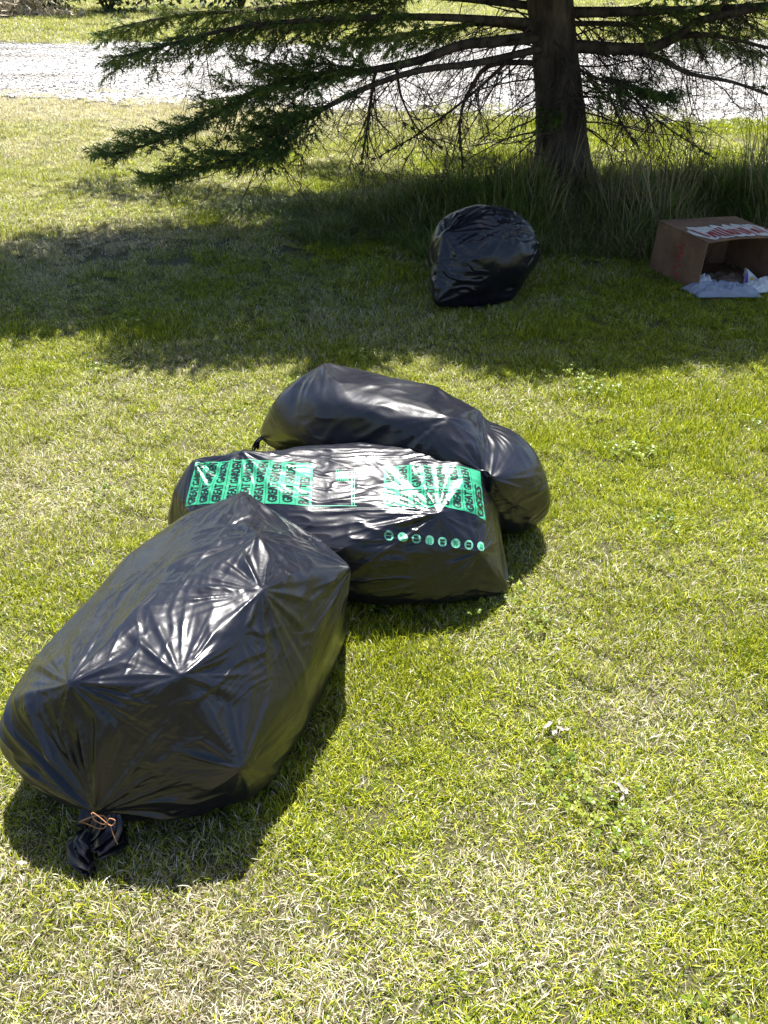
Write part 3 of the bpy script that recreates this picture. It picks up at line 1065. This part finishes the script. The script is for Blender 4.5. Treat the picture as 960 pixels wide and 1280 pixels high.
# ------------------------------------------------------------------ carton on its side with litter
def panel(name, o, a, b_, th, material, parent, nu=8, nv=6, bend=0.0, seed=0, warp=.004):
    """sheet of board from corner o along a and b_, th thick along its normal, slightly bent"""
    o, a, b_ = Vector(o), Vector(a), Vector(b_)
    nrm = a.cross(b_).normalized()
    V, F = [], []
    for s_ in (0, 1):
        for j in range(nv + 1):
            for i_ in range(nu + 1):
                u, v_ = i_ / nu, j / nv
                w = bend * math.sin(math.pi * u) * v_ + warp * (vnoise(np.array([[u * 3 + seed * 7, v_ * 3]]), seed)[0] - .5)
                V.append(o + a * u + b_ * v_ + nrm * (w + (th if s_ else 0)))
    m_ = (nu + 1) * (nv + 1)
    for j in range(nv):
        for i_ in range(nu):
            q = j * (nu + 1) + i_
            F.append((q, q + nu + 1, q + nu + 2, q + 1))
            F.append((m_ + q, m_ + q + 1, m_ + q + nu + 2, m_ + q + nu + 1))
    def rim(idx):
        for p, q in zip(idx[:-1], idx[1:]): F.append((p, q, m_ + q, m_ + p))
    rim([i_ for i_ in range(nu + 1)])
    rim([nv * (nu + 1) + i_ for i_ in range(nu, -1, -1)])
    rim([j * (nu + 1) for j in range(nv, -1, -1)])
    rim([j * (nu + 1) + nu for j in range(nv + 1)])
    return link_mesh(name, mesh_py(name, V, F), material, parent)


BO = Vector((1.586, 4.54, .006))
BA = Vector((.435, .085, 0))           # along the opening
BD = Vector((-.143, .39, 0))           # into the box
BH = Vector((.012, .0, .25))
carton = empty('cardboard_box', BO)
tk = .005
# panels butt against each other
panel('bottom_panel', BO, BA, BD, tk, M['card'], carton, seed=1, warp=0)
panel('side_panel', BO + Vector((0, 0, tk + .001)), BD, BH - Vector((0, 0, tk + .002)), tk, M['card'], carton, seed=2)
panel('side_panel', BO + BA + Vector((0, 0, tk + .001)) - BA.normalized() * tk, BD, BH - Vector((0, 0, tk + .002)), tk, M['card'], carton, seed=3)
panel('back_panel', BO + BD + Vector((0, 0, tk + .001)) + BA.normalized() * (tk + .002), BA - BA.normalized() * (2 * tk + .006), BH - Vector((0, 0, tk + .002)), tk, M['card'], carton, seed=4)
top_o = BO + BH + Vector((0, 0, .001)) - BD * .01
top = panel('top_panel', top_o + BD * 1.02, BA, -BD * 1.02, -tk, M['card'], carton, 12, 10, -.012, 5, .003)
panel('flap', BO + BA * .02 + Vector((0, 0, .0)), BA * .96, -BD * .30, tk * .6, M['card'], carton, 6, 4, .0, 6, .0)
panel('flap', BO + BA + Vector((0, 0, .008)) + BA.normalized() * .001, BA * .10 - BD * .36, BH * .93, -tk * .6, M['card'], carton, 6, 5, .0, 7, .003)
# on the top panel: sun flecks painted as pale blobs, red print marks over them
tbv = BVHTree.FromObject(top, bpy.context.evaluated_depsgraph_get()) if False else None
tme = top.data
TB = BVHTree.FromPolygons([tuple(v_.co) for v_ in tme.vertices], [tuple(p.vertices) for p in tme.polygons])
tinv = top.matrix_world.inverted()


def board_mark(name, pts, material, off, bv, on, nrm, a, b_, parent):
    bm = bmesh.new()
    bm.faces.new([bm.verts.new((u * a.length, v_ * b_.length, 0)) for u, v_ in pts])
    bmesh.ops.triangulate(bm, faces=bm.faces[:])
    dense(bm, .02)
    for v_ in bm.verts:
        p = on + a.normalized() * v_.co.x + b_.normalized() * v_.co.y
        h = bv.ray_cast(p + nrm * .1, -nrm)
        v_.co = (h[0] if h[0] is not None else p) + nrm * off
    me = bpy.data.meshes.new(name)
    bm.to_mesh(me)
    bm.free()
    return link_mesh(name, me, material, parent)


tb_o, tb_a, tb_b = top_o, BA, BD
up = Vector((0, 0, 1))


def blobpts(cu_, cv_, ru, rv, seed, n=16, rough=.35):
    r_ = random.Random(seed)
    return [(cu_ + ru * math.cos(2 * math.pi * k_ / n) * (1 - rough * r_.random()), cv_ + rv * math.sin(2 * math.pi * k_ / n) * (1 - rough * r_.random())) for k_ in range(n)]


def strokes(kind, u, v, w, h):
    """thick strokes of a rough capital: list of quads in panel units"""
    t = .2
    S = {'I': [((.4, 0), (.4, 1))], 'H': [((.1, 0), (.1, 1)), ((.85, 0), (.85, 1)), ((.1, .5), (.85, .5))], 'N': [((.1, 0), (.1, 1)), ((.1, 1), (.85, 0)), ((.85, 0), (.85, 1))],
         'U': [((.1, 1), (.1, .1)), ((.1, .1), (.85, .1)), ((.85, .1), (.85, 1))], 'A': [((.05, 0), (.45, 1)), ((.45, 1), (.9, 0)), ((.25, .4), (.7, .4))]}[kind]
    out = []
    for (x0_, y0_), (x1_, y1_) in S:
        d = Vector((x1_ - x0_, y1_ - y0_)).normalized()
        p = Vector((-d.y, d.x)) * t / 2
        out.append([(u + w * (x + sx_ * p.x), v + h * (y + sx_ * p.y)) for (x, y, sx_) in ((x0_, y0_, -1), (x1_, y1_, -1), (x1_, y1_, 1), (x0_, y0_, 1))])
    return out


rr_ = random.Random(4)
for q in range(6):  # sun flecks on the board, painted as overlapping pale blobs
    board_mark('painted_sun_fleck', [(min(max(u_, .02), .98), max(v_, .05)) for u_, v_ in blobpts(.14 + .145 * q, .34 + rr_.uniform(-.03, .05), .125, .38, 30 + q, 14, .35)], M['card_sunfleck'], .0012 + .0003 * q, TB, tb_o, up, tb_a, tb_b, top)
for q in range(15):
    u_, v0_ = .10 + .056 * q + rr_.uniform(-.01, .01), .14 + rr_.uniform(-.04, .05)
    hh_, sl, ww_ = rr_.uniform(.2, .38), rr_.uniform(-.05, .05), rr_.uniform(.018, .04)
    board_mark('red_print', [(u_, v0_), (u_ + ww_, v0_ + rr_.uniform(-.02, .02)), (u_ + ww_ + sl, v0_ + hh_), (u_ + sl, v0_ + hh_)], M['card_red'], .0036, TB, tb_o, up, tb_a, tb_b, top)
# dark red upright marks on the side panel
sidep = [o_ for o_ in carton.children if o_.name.startswith('side_panel')][0]
SB = BVHTree.FromPolygons([tuple(v_.co) for v_ in sidep.data.vertices], [tuple(p.vertices) for p in sidep.data.polygons])
sn = BD.cross(Vector((0, 0, 1))).normalized()
if sn.x > 0: sn = -sn
for q in range(9):
    u_, v_ = .36 + rr_.uniform(0, .10), .08 + .085 * q
    board_mark('red_print', [(u_, v_), (u_ + rr_.uniform(.06, .14), v_ + .01), (u_ + rr_.uniform(.05, .12), v_ + .04), (u_ + .01, v_ + .045)], M['card_red'], .0015, SB, BO, sn, BD, Vector((0, 0, .25)), sidep)
tag(carton, 'open brown cardboard carton tipped on its side with red lettering', 'cardboard box')


def crumple_sheet(name, c, a, b_, hgt, seed, material, nu=40, nv=28, round_=True, freq=5):
    """crumpled closed packet: upper and lower film"""
    c, a, b_ = Vector(c), Vector(a), Vector(b_)
    uu, vv = np.meshgrid(np.linspace(-1, 1, nu), np.linspace(-1, 1, nv))
    uu, vv = uu.ravel(), vv.ravel()
    edge_ = np.clip((1 - np.abs(uu) ** 3) * (1 - np.abs(vv) ** 3), 0, 1)
    p2 = np.stack([uu, vv], 1)
    top_ = edge_ ** .6 * (.45 + .55 * fbm(p2 * 2 + seed, 2, seed)) + .5 * (ridge(p2 * freq + seed, seed + 1, 1.5) - .3) * edge_ ** .5
    V, F = [], []
    wob = .12 * (vnoise(p2 * 2.5 + seed, seed + 3) - .5)
    for s_ in (1, 0):
        for k_ in range(len(uu)):
            z = hgt * max(top_[k_], .04) if s_ else 0.0
            p = c + a * (uu[k_] * (1 + wob[k_])) + b_ * (vv[k_] * (1 + wob[k_]))
            V.append((p.x, p.y, c.z + z + (.002 if s_ else 0)))
    m_ = nu * nv
    for j in range(nv - 1):
        for i_ in range(nu - 1):
            q = j * nu + i_
            F.append((q, q + 1, q + nu + 1, q + nu))
            F.append((m_ + q, m_ + q + nu, m_ + q + nu + 1, m_ + q + 1))
    def rim(idx):
        for p, q in zip(idx[:-1], idx[1:]): F.append((p, m_ + p, m_ + q, q))
    rim(list(range(nu)))
    rim([(nv - 1) * nu + i_ for i_ in range(nu - 1, -1, -1)])
    rim([j * nu for j in range(nv - 1, -1, -1)])
    rim([j * nu + nu - 1 for j in range(nv)])
    return link_mesh(name, mesh_py(name, V, F), material, None, True)


bh = BA.normalized()
bd = BD.normalized()
o = crumple_sheet('plastic_bag', BO + BA * .22 - BD * .14 + Vector((0, 0, .012)), bh * .15 + bd * -.03, bd * .075, .055, 3, M['film'])
tag(o, 'crumpled clear bluish plastic bag spilling out of the carton', 'plastic bag')
o = crumple_sheet('plastic_wrapper', BO + BA * .86 - BD * .10 + Vector((0, 0, .012)), bh * .14, bd * .06 + bh * .02, .045, 8, M['paper'])
tag(o, 'crumpled white wrapper lying at the mouth of the carton', 'wrapper')
o = crumple_sheet('tissue_paper', BO + BA * .14 + BD * .10 + Vector((0, 0, .012)), bh * .05, bd * .035, .07, 14, M['paper'], 20, 14)
tag(o, 'small wad of white paper inside the carton', 'paper')
o = crumple_sheet('food_packet', BO + BA * .48 + BD * .25 + Vector((0, 0, .012)), bh * .12, bd * .08, .05, 21, M['brown_pack'], 24, 16)
tag(o, 'dark brown packet lying inside the carton', 'packet')
# leaning folded pack with yellow and purple print
pk = empty('printed_packet', BO + BA * .60 + BD * .02 + Vector((0, 0, .012)))
p0 = BO + BA * .58 + BD * .0 + Vector((0, 0, .014))
p1, p2_, p3 = p0 + bh * .13 + bd * .02, p0 + bh * .045 + bd * .05 + Vector((0, 0, .075)), p0 + bd * .09 + bh * .06
link_mesh('body', mesh_py('body', [p0, p1, p2_, p3, p2_ + bd * .02], [(0, 1, 2), (1, 3, 4, 2), (3, 0, 2, 4), (0, 3, 1)]), M['paper'], pk)
nf = (p1 - p0).cross(p2_ - p0).normalized() * .0012
if nf.y > 0: nf = -nf


def tri_pt(u, v_): return p0 + (p1 - p0) * u + (p2_ - p0) * v_ + nf


link_mesh('purple_print', mesh_py('purple_print', [tri_pt(.01, .02), tri_pt(.22, .02), tri_pt(.12, .62), tri_pt(.01, .9)], [(0, 1, 2, 3)]), M['purple_ink'], pk)
link_mesh('yellow_print', mesh_py('yellow_print', [tri_pt(.34, .12), tri_pt(.5, .12), tri_pt(.36, .5), tri_pt(.24, .5)], [(0, 1, 2, 3)]), M['yellow_ink'], pk)
tag(pk, 'folded white packet with purple and yellow print at the carton mouth', 'packet')

# ------------------------------------------------------------------ the conifer
tree = empty('conifer_tree', TRUNK)
tree['label'] = 'large conifer with dark trunk, drooping needle branches and bare twigs'
tree['category'] = 'tree'
TH = 6.0
nS, nR = 60, 34
V, F = [], []
for j in range(nS):
    f = j / (nS - 1)
    z = -.05 + (TH + .05) * f ** 1.5
    cx_ = TRUNK.x - .20 * min(z, 1.3) + .02 * math.sin(z * 2.1) + (.03 * (z - 1.3) if z > 1.3 else 0)
    cy_ = TRUNK.y + .02 * math.sin(z * 1.7)
    r0 = .150 * (1 - z / TH) ** .8 + .012 if z < TH else .01
    r0 += .085 * math.exp(-max(z, 0) / .22)
    for k_ in range(nR):
        th = 2 * math.pi * k_ / nR
        nz = vnoise(np.array([[math.cos(th) * 2.2 + 5, math.sin(th) * 2.2, z * 1.2]]), 71)[0] - .5
        nz2 = vnoise(np.array([[math.cos(th) * 7, math.sin(th) * 7, z * 5]]), 72)[0] - .5
        fl = math.exp(-max(z, 0) / .2) * .25 * math.sin(th * 5 + 1)
        rr = r0 * (1 + .18 * nz + .13 * nz2 + fl)
        V.append((cx_ + rr * math.cos(th), cy_ + rr * math.sin(th), z))
for j in range(nS - 1):
    for k_ in range(nR):
        k2 = (k_ + 1) % nR
        F.append((j * nR + k_, j * nR + k2, (j + 1) * nR + k2, (j + 1) * nR + k_))
F.append(tuple((nS - 1) * nR + k_ for k_ in range(nR)))
link_mesh('trunk', mesh_py('trunk', V, F), M['bark'], tree, True)


def trunk_at(z):
    return Vector((TRUNK.x - .20 * min(z, 1.3) + (.03 * (z - 1.3) if z > 1.3 else 0), TRUNK.y, z))


TW = TubeSet()             # all thin bare twigs
SP = {'b': [], 'd': [], 'L': [], 'tip': []}


def add_spray(b_, d, L, tip=0):
    SP['b'].append(tuple(b_)); SP['d'].append(tuple(d)); SP['L'].append(L); SP['tip'].append(tip)


def rv(s_=1.0):
    return Vector((random.gauss(0, s_), random.gauss(0, s_), random.gauss(0, s_)))


def limb(pts, r0, r1, leaf_from, bl_len, dens, tip_light=0.0, per=6, sub=True, spl=.10, name='branch', twigs=0, vlo=-.35, vhi=.30):
    c = catmull(pts, per)
    n_ = len(c)
    rad = [r0 + (r1 - r0) * (q / (n_ - 1)) ** .8 for q in range(n_)]
    t = TubeSet()
    t.tube(c, rad, 8 if r0 > .02 else 5)
    t.build(name, M['bark'], tree)
    length = sum((c[q + 1] - c[q]).length for q in range(n_ - 1))

    def pos(f):
        x = f * (n_ - 1)
        q = min(int(x), n_ - 2)
        return c[q].lerp(c[q + 1], x - q), (c[q + 1] - c[q]).normalized()
    m_ = int(length * (1 - leaf_from) * dens)
    for q in range(m_):
        f = leaf_from + (1 - leaf_from) * (q + random.random()) / m_
        p, tg = pos(min(f, .999))
        side = tg.cross(Vector((0, 0, 1))).normalized() * (1 if q % 2 else -1)
        L = bl_len * (1.15 - .75 * ((f - leaf_from) / (1 - leaf_from + 1e-6))) * random.uniform(.5, 1.15)
        d = (tg * random.uniform(.45, 1.0) + side * random.uniform(.35, 1.0) + Vector((0, 0, random.uniform(vlo, vhi)))).normalized()
        leafed_branchlet(p, d, L, spl, tip_light if f > .55 else tip_light * .4)
    p, tg = pos(.999)
    for q in range(6): add_spray(p - tg * .05 * q, (tg + rv(.3)).normalized(), spl * 1.2, tip_light)
    for q in range(twigs):
        p, tg = pos(random.uniform(.05, .8))
        d = (tg * random.uniform(.1, .8) + Vector((random.gauss(0, .5), random.gauss(0, .5), random.uniform(-1.1, .15)))).normalized()
        bare_twig(p, d, random.uniform(.25, .65), .004)
    return c


def leafed_branchlet(p, d, L, spl, tip):
    st = max(2, int(L / .06))
    pts_ = [Vector(p)]
    dd = Vector(d)
    for k_ in range(st):
        dd = (dd + Vector((0, 0, -.09)) + rv(.06)).normalized()
        pts_.append(pts_[-1] + dd * (L / st))
    TW.tube(pts_, [.0035 + (.0012 - .0035) * k_ / st for k_ in range(st + 1)], 3, False)
    for k_ in range(1, st + 1):
        q = pts_[k_]
        tdir = (pts_[k_] - pts_[k_ - 1]).normalized()
        s_ = tdir.cross(Vector((0, 0, 1)))
        s_ = s_.normalized() if s_.length > .01 else Vector((1, 0, 0))
        for sg in (-1, 1):
            dv = (tdir * .8 + s_ * sg * random.uniform(.4, .9) + Vector((0, 0, random.uniform(-.55, .15)))).normalized()
            add_spray(q, dv, spl * random.uniform(.6, 1.15), 1 if random.random() < tip else 0)
    add_spray(pts_[-1], dd, spl, 1 if random.random() < tip * 1.3 else 0)


def bare_twig(p, d, L, r, depth=0):
    st = 6
    pts_ = [Vector(p)]
    dd = Vector(d)
    for k_ in range(st):
        dd = (dd + rv(.16) + Vector((0, 0, -.05))).normalized()
        pts_.append(pts_[-1] + dd * L / st)
        if pts_[-1].z < .1: break
    n_ = len(pts_)
    TW.tube(pts_, [r * (1 - .75 * k_ / (n_ - 1)) for k_ in range(n_)], 3 if r < .005 else 5, False)
    if depth < 2:
        for k_ in range(1, n_):
            for _ in range(random.choice((0, 1, 1, 2))):
                d2 = (dd * .7 + rv(.55)).normalized()
                bare_twig(pts_[k_], d2, L * random.uniform(.22, .5), r * .5, depth + 1)


def pxl(lst):
    return [atY(x, y, Yd) for x, y, Yd in lst]


# limbs that the picture shows, read off against the trunk
limb(pxl([(695, 44, 6.2), (619, 52, 6.05), (575, 57, 5.95), (525, 75, 5.85), (462, 88, 5.75), (400, 95, 5.65), (354, 104, 5.6), (286, 133, 5.5), (220, 168, 5.4), (136, 196, 5.3)]), .036, .005, .42, .30, 80, .14, spl=.10, twigs=30, vlo=-.05, vhi=.75)
limb(pxl([(697, 56, 6.2), (600, 78, 5.9), (525, 88, 5.75), (462, 108, 5.62), (400, 138, 5.5), (364, 158, 5.42), (335, 184, 5.35), (265, 206, 5.25), (200, 226, 5.18)]), .024, .005, .46, .28, 80, .2, spl=.10, twigs=30, vlo=-.05, vhi=.75)
limb(pxl([(700, 80, 6.2), (619, 80, 6.1), (590, 108, 6.05), (575, 150, 6.0), (578, 205, 5.95)]), .020, .006, .98, .1, 1, 0, spl=.02, twigs=16)
limb(pxl([(640, 72, 6.1), (587, 120, 6.0), (525, 166, 5.9), (470, 198, 5.85)]), .012, .003, .98, .1, 1, 0, spl=.02, twigs=14)
limb(pxl([(470, 88, 5.76), (465, 112, 5.76), (458, 166, 5.75), (452, 200, 5.75)]), .012, .006, .98, .1, 1, 0, spl=.02, twigs=16)
limb(pxl([(495, 84, 5.8), (503, 125, 5.8), (525, 165, 5.8), (548, 182, 5.8)]), .010, .003, .98, .1, 1, 0, spl=.02, twigs=10)
limb(pxl([(690, 56, 6.2), (800, 61, 6.1), (845, 46, 6.05), (872, 27, 6.0), (930, 14, 5.95), (1000, 0, 5.9), (1080, -20, 5.9)]), .040, .012, .6, .3, 14, .05, spl=.09, twigs=34)
limb(pxl([(780, 62, 6.12), (825, 74, 6.05), (862, 92, 6.0), (920, 104, 5.95), (985, 128, 5.9)]), .020, .007, .8, .2, 10, .05, spl=.08, twigs=24)
limb(pxl([(845, 46, 6.05), (890, 44, 6.1), (960, 60, 6.2), (1040, 80, 6.25)]), .020, .006, .5, .25, 26, .05, spl=.10, twigs=18)
limb(pxl([(690, 16, 6.2), (800, 14, 6.15), (900, 10, 6.1), (1010, 2, 6.0)]), .035, .012, .2, .3, 40, .05, spl=.10, twigs=22)
limb(pxl([(695, 72, 6.2), (752, 100, 6.0), (790, 108, 5.9), (835, 118, 5.85)]), .012, .004, .15, .22, 50, .05, spl=.09, twigs=14)
limb(pxl([(770, 100, 6.0), (800, 130, 5.95), (835, 160, 5.9), (890, 196, 5.85)]), .008, .003, .98, .2, 1, 0, spl=.02, twigs=14)
limb(pxl([(760, 115, 6.3), (775, 150, 6.3), (790, 172, 6.3)]), .008, .003, .98, .2, 1, 0, spl=.02, twigs=8)
limb(pxl([(692, 30, 6.2), (560, 22, 6.05), (470, 22, 5.9), (380, 26, 5.75), (300, 34, 5.6), (225, 52, 5.5), (150, 72, 5.4)]), .026, .005, .2, .34, 36, .35, spl=.10, twigs=20)
limb(pxl([(690, 10, 6.2), (540, -5, 6.4), (430, 0, 6.4), (320, 12, 6.3), (220, 20, 6.2), (140, 36, 6.1)]), .026, .005, .2, .34, 36, .50, spl=.10, twigs=10)
limb(pxl([(694, 40, 6.2), (600, 30, 6.6), (520, 40, 6.9), (440, 52, 7.1)]), .02, .006, .3, .3, 40, .2, spl=.10, twigs=16)
limb(pxl([(692, 30, 6.2), (780, 30, 6.7), (860, 40, 7.1), (930, 60, 7.3)]), .02, .006, .3, .3, 36, .1, spl=.10, twigs=16)
limb(pxl([(700, 130, 6.06), (690, 138, 6.0), (684, 152, 5.96)]), .006, .002, .1, .10, 60, .3, spl=.055, twigs=2)
for q in range(60):
    zz = random.uniform(.45, 1.15)
    a = random.uniform(0, 6.283)
    p = trunk_at(zz) + Vector((math.cos(a), math.sin(a), 0)) * .14
    bare_twig(p, (Vector((math.cos(a), math.sin(a) * .6, random.uniform(-.6, .2)))).normalized(), random.uniform(.3, .9), .006)

# the rest of the crown, above the top of the frame
N_L = 60
for q in range(N_L):
    f = (q + .5) / N_L
    z0 = 1.42 + 4.3 * f ** 1.05
    az = q * 2.39996 + .4
    dx, dy = math.cos(az), math.sin(az)
    # reach depends on the side: long to the left, short towards the lawn
    reach = 2.35 + 0.85 * max(-dx, 0) ** 2 + .55 * max(dx, 0) ** 2
    if dy < 0: reach *= 1 - .27 * (-dy) ** 1.5
    reach *= (1 - ((z0 - 1.3) / 4.7)) ** .75 * random.uniform(.88, 1.08)
    if reach < .25: reach = .25
    p0 = trunk_at(z0)
    d = Vector((dx, dy, 0))
    low = max(1.35, z0 - .12 * reach)
    zt = max(1.62 if dy < .2 else 1.35, z0 - .10 * reach)
    pts_ = [p0, p0 + d * reach * .35 + Vector((0, 0, .10)), p0 + d * reach * .7 + Vector((0, 0, .06)), Vector((p0.x + dx * reach, p0.y + dy * reach, zt))]
    limb(pts_, .012 + .018 * reach / 3, .005, .16, .42 * min(1, reach / 1.5 + .3), 19, .3, per=5, spl=.24, name='branch')

# long low limbs that reach out to the left over the lawn
for tx_, ty_, tz_ in ((-2.9, 5.45, 1.85), (-2.5, 5.05, 1.8), (-2.6, 5.8, 1.95), (-1.7, 4.75, 1.85), (-2.0, 5.3, 2.1), (-.8, 4.5, 1.9), (-3.2, 5.15, 2.0), (-2.2, 4.85, 2.0), (-1.3, 4.95, 2.05), (-2.8, 5.0, 2.15), (-1.0, 4.6, 2.2), (-.2, 4.45, 2.0)):
    p0 = trunk_at(tz_ + .1)
    tpt = Vector((tx_, ty_, tz_ - .1))
    limb([p0, p0.lerp(tpt, .35) + Vector((0, .05, .14)), p0.lerp(tpt, .7) + Vector((0, 0, .08)), tpt], .03, .006, .2, .42, 28, .3, per=5, spl=.24)

# needles: flat slender faces on every spray
b_ = np.array(SP['b']); d_ = np.array(SP['d']); L_ = np.array(SP['L']); tp_ = np.array(SP['tip'])
print('sprays', len(b_), 'twig verts', len(TW.V))
big = L_ > .125


def needle_mesh(sel, m_, nl, wd, name, material):
    b, d, L = b_[sel], d_[sel], L_[sel]
    n_ = len(b)
    if n_ == 0: return
    rx_ = RNG.normal(size=(n_, 3))
    p1_ = np.cross(d, rx_); p1_ /= np.linalg.norm(p1_, axis=1, keepdims=True) + 1e-9
    p2__ = np.cross(d, p1_)
    VV = []
    for k_ in range(m_):
        t = (k_ + RNG.random(n_)) / m_
        a = RNG.uniform(0, 6.283, n_)
        perp = p1_ * np.cos(a)[:, None] + p2__ * np.sin(a)[:, None]
        nd = d * .75 + perp * .75 + np.array([0, 0, -.12])
        nd /= np.linalg.norm(nd, axis=1, keepdims=True)
        sd_ = np.cross(nd, RNG.normal(size=(n_, 3))); sd_ /= np.linalg.norm(sd_, axis=1, keepdims=True) + 1e-9
        o_ = b + d * (t * L)[:, None]
        ln = nl * RNG.uniform(.7, 1.2, n_)
        VV.append(np.stack([o_ - sd_ * wd, o_ + sd_ * wd, o_ + nd * ln[:, None]], 1))
    VV = np.concatenate(VV).reshape(-1, 3)
    FF = np.arange(len(VV)).reshape(-1, 3)
    o_ = link_mesh(name, mesh_np(name, VV, FF), material, tree)
    o_['kind'] = 'stuff'
    return o_


needle_mesh(~big & (tp_ == 0), 26, .030, .0030, 'crown', M['needles'])
needle_mesh(~big & (tp_ == 1), 26, .030, .0030, 'young_shoots', M['needle_tips'])
needle_mesh(big, 16, .065, .0105, 'crown', M['needles'])
tw = TW.build('bare_twigs', M['twig'], tree)
tw['kind'] = 'stuff'


# ------------------------------------------------------------------ far shrubs beyond the driveway
def shrub_mesh(seed, rx_, ry_, rz_, nleaf, ls, sl=.5):
    r_ = np.random.default_rng(seed)
    cl = r_.normal(size=(26, 3)) * .55
    cl = cl / np.maximum(1, np.linalg.norm(cl, axis=1, keepdims=True))
    c = cl[r_.integers(0, 26, nleaf)] + r_.normal(size=(nleaf, 3)) * .17
    c = c * np.array([rx_, ry_, rz_]) + np.array([0, 0, rz_ * .95])
    c[:, 2] = np.maximum(c[:, 2], .05)
    a = r_.normal(size=(nleaf, 3)); a /= np.linalg.norm(a, axis=1, keepdims=True)
    b2 = np.cross(a, r_.normal(size=(nleaf, 3))); b2 /= np.linalg.norm(b2, axis=1, keepdims=True)
    V = np.stack([c - a * ls, c + b2 * ls * sl, c + a * ls, c - b2 * ls * sl], 1).reshape(-1, 3)
    return mesh_np('foliage', V, np.arange(len(V)).reshape(-1, 4))


def shrub(x, y, rx_, ry_, rz_, seed, material, label, name, cat, group, nleaf=2600, ls=.07):
    e = empty(name, (x, y, 0))
    me = shrub_mesh(seed, rx_, ry_, rz_, nleaf, ls, .5 if ls < .09 else .1)
    o_ = link_mesh('foliage', me, material)
    o_.parent = e
    o_['kind'] = 'stuff'
    t = TubeSet()
    rr = random.Random(seed)
    for k_ in range(7):
        a = rr.uniform(0, 6.28)
        t.tube([Vector((x, y, -.02)), Vector((x + math.cos(a) * rx_ * .3, y + math.sin(a) * ry_ * .3, rz_ * .7)), Vector((x + math.cos(a) * rx_ * .6, y + math.sin(a) * ry_ * .6, rz_ * 1.3))], [.03, .02, .008], 5)
    t.build('stems', M['twig'], e)
    tag(e, label, cat, group)
    return e


for q, (x, y, rx_, rz_) in enumerate([(-9.6, 21.6, 1.5, .9), (-7.6, 21.9, 1.1, .9), (-5.6, 21.2, 1.5, .9), (-3.0, 21.6, 1.7, 1.0)]):
    shrub(x, y, rx_, 1.1, rz_, 200 + q, M['leaf_shrub'], 'dark green shrub beyond the gravel driveway', 'shrub', 'shrub', 'shrubs beyond the driveway')
shrub(-7.3, 20.4, 1.3, .5, .26, 301, M['dry'], 'heap of pale dry brush in front of the far shrubs', 'brush_heap', 'brush', None, 3500, .12)

# ------------------------------------------------------------------ small bleached scraps in the lawn
def curled_leaf(name, c, L, W, az, seed, parent):
    r_ = random.Random(seed)
    nu, nv = 12, 5
    V, F = [], []
    k1, k2 = r_.uniform(.5, 1.3), r_.uniform(.6, 1.6)
    ca, sa = math.cos(az), math.sin(az)
    for s_ in (0, 1):
        for i_ in range(nu + 1):
            u = i_ / nu
            wd_ = W * (math.sin(math.pi * (.04 + .92 * u)) ** .7) * (1 + .25 * math.sin(9 * u + seed))
            for j in range(nv + 1):
                v_ = (j / nv - .5) * 2
                x, y = (u - .5) * L, v_ * wd_ / 2
                z = k1 * (u - .4) ** 2 * L * .9 + k2 * v_ * v_ * wd_ * .25 + .002 * math.sin(17 * u + 3 * v_) + (.0007 if s_ else 0)
                V.append((c.x + ca * x - sa * y, c.y + sa * x + ca * y, c.z + z))
    m_ = (nu + 1) * (nv + 1)
    for i_ in range(nu):
        for j in range(nv):
            q = i_ * (nv + 1) + j
            F.append((q, q + 1, q + nv + 2, q + nv + 1))
            F.append((m_ + q, m_ + q + nv + 1, m_ + q + nv + 2, m_ + q + 1))
    return link_mesh(name, mesh_py(name, V, F), M['dry_leaf'], parent, True)


for q, (px, py, L, lab, nlf) in enumerate([(700, 908, .05, 'cluster of bleached curled leaves lying in clover on the lawn', 4), (768, 992, .06, 'pale shrivelled leaves in a dark hollow of the lawn', 4),
                                           (702, 818, .045, 'small pale curled leaf on dry grass beside the printed bag', 2), (12, 1085, .05, 'pale dry leaf beside the gathered mouth of the front bag', 2)]):
    e = empty('dry_leaf', at(px, py, .02))
    rr = random.Random(q + 5)
    for k_ in range(nlf):
        p = at(px + rr.uniform(-16, 16), py + rr.uniform(-10, 10), .018 + .008 * rr.random())
        curled_leaf('leaf', p, L * rr.uniform(.3, .7), L * rr.uniform(.10, .22), rr.uniform(0, 6.28), q * 9 + k_, e)
    tag(e, lab, 'leaf')
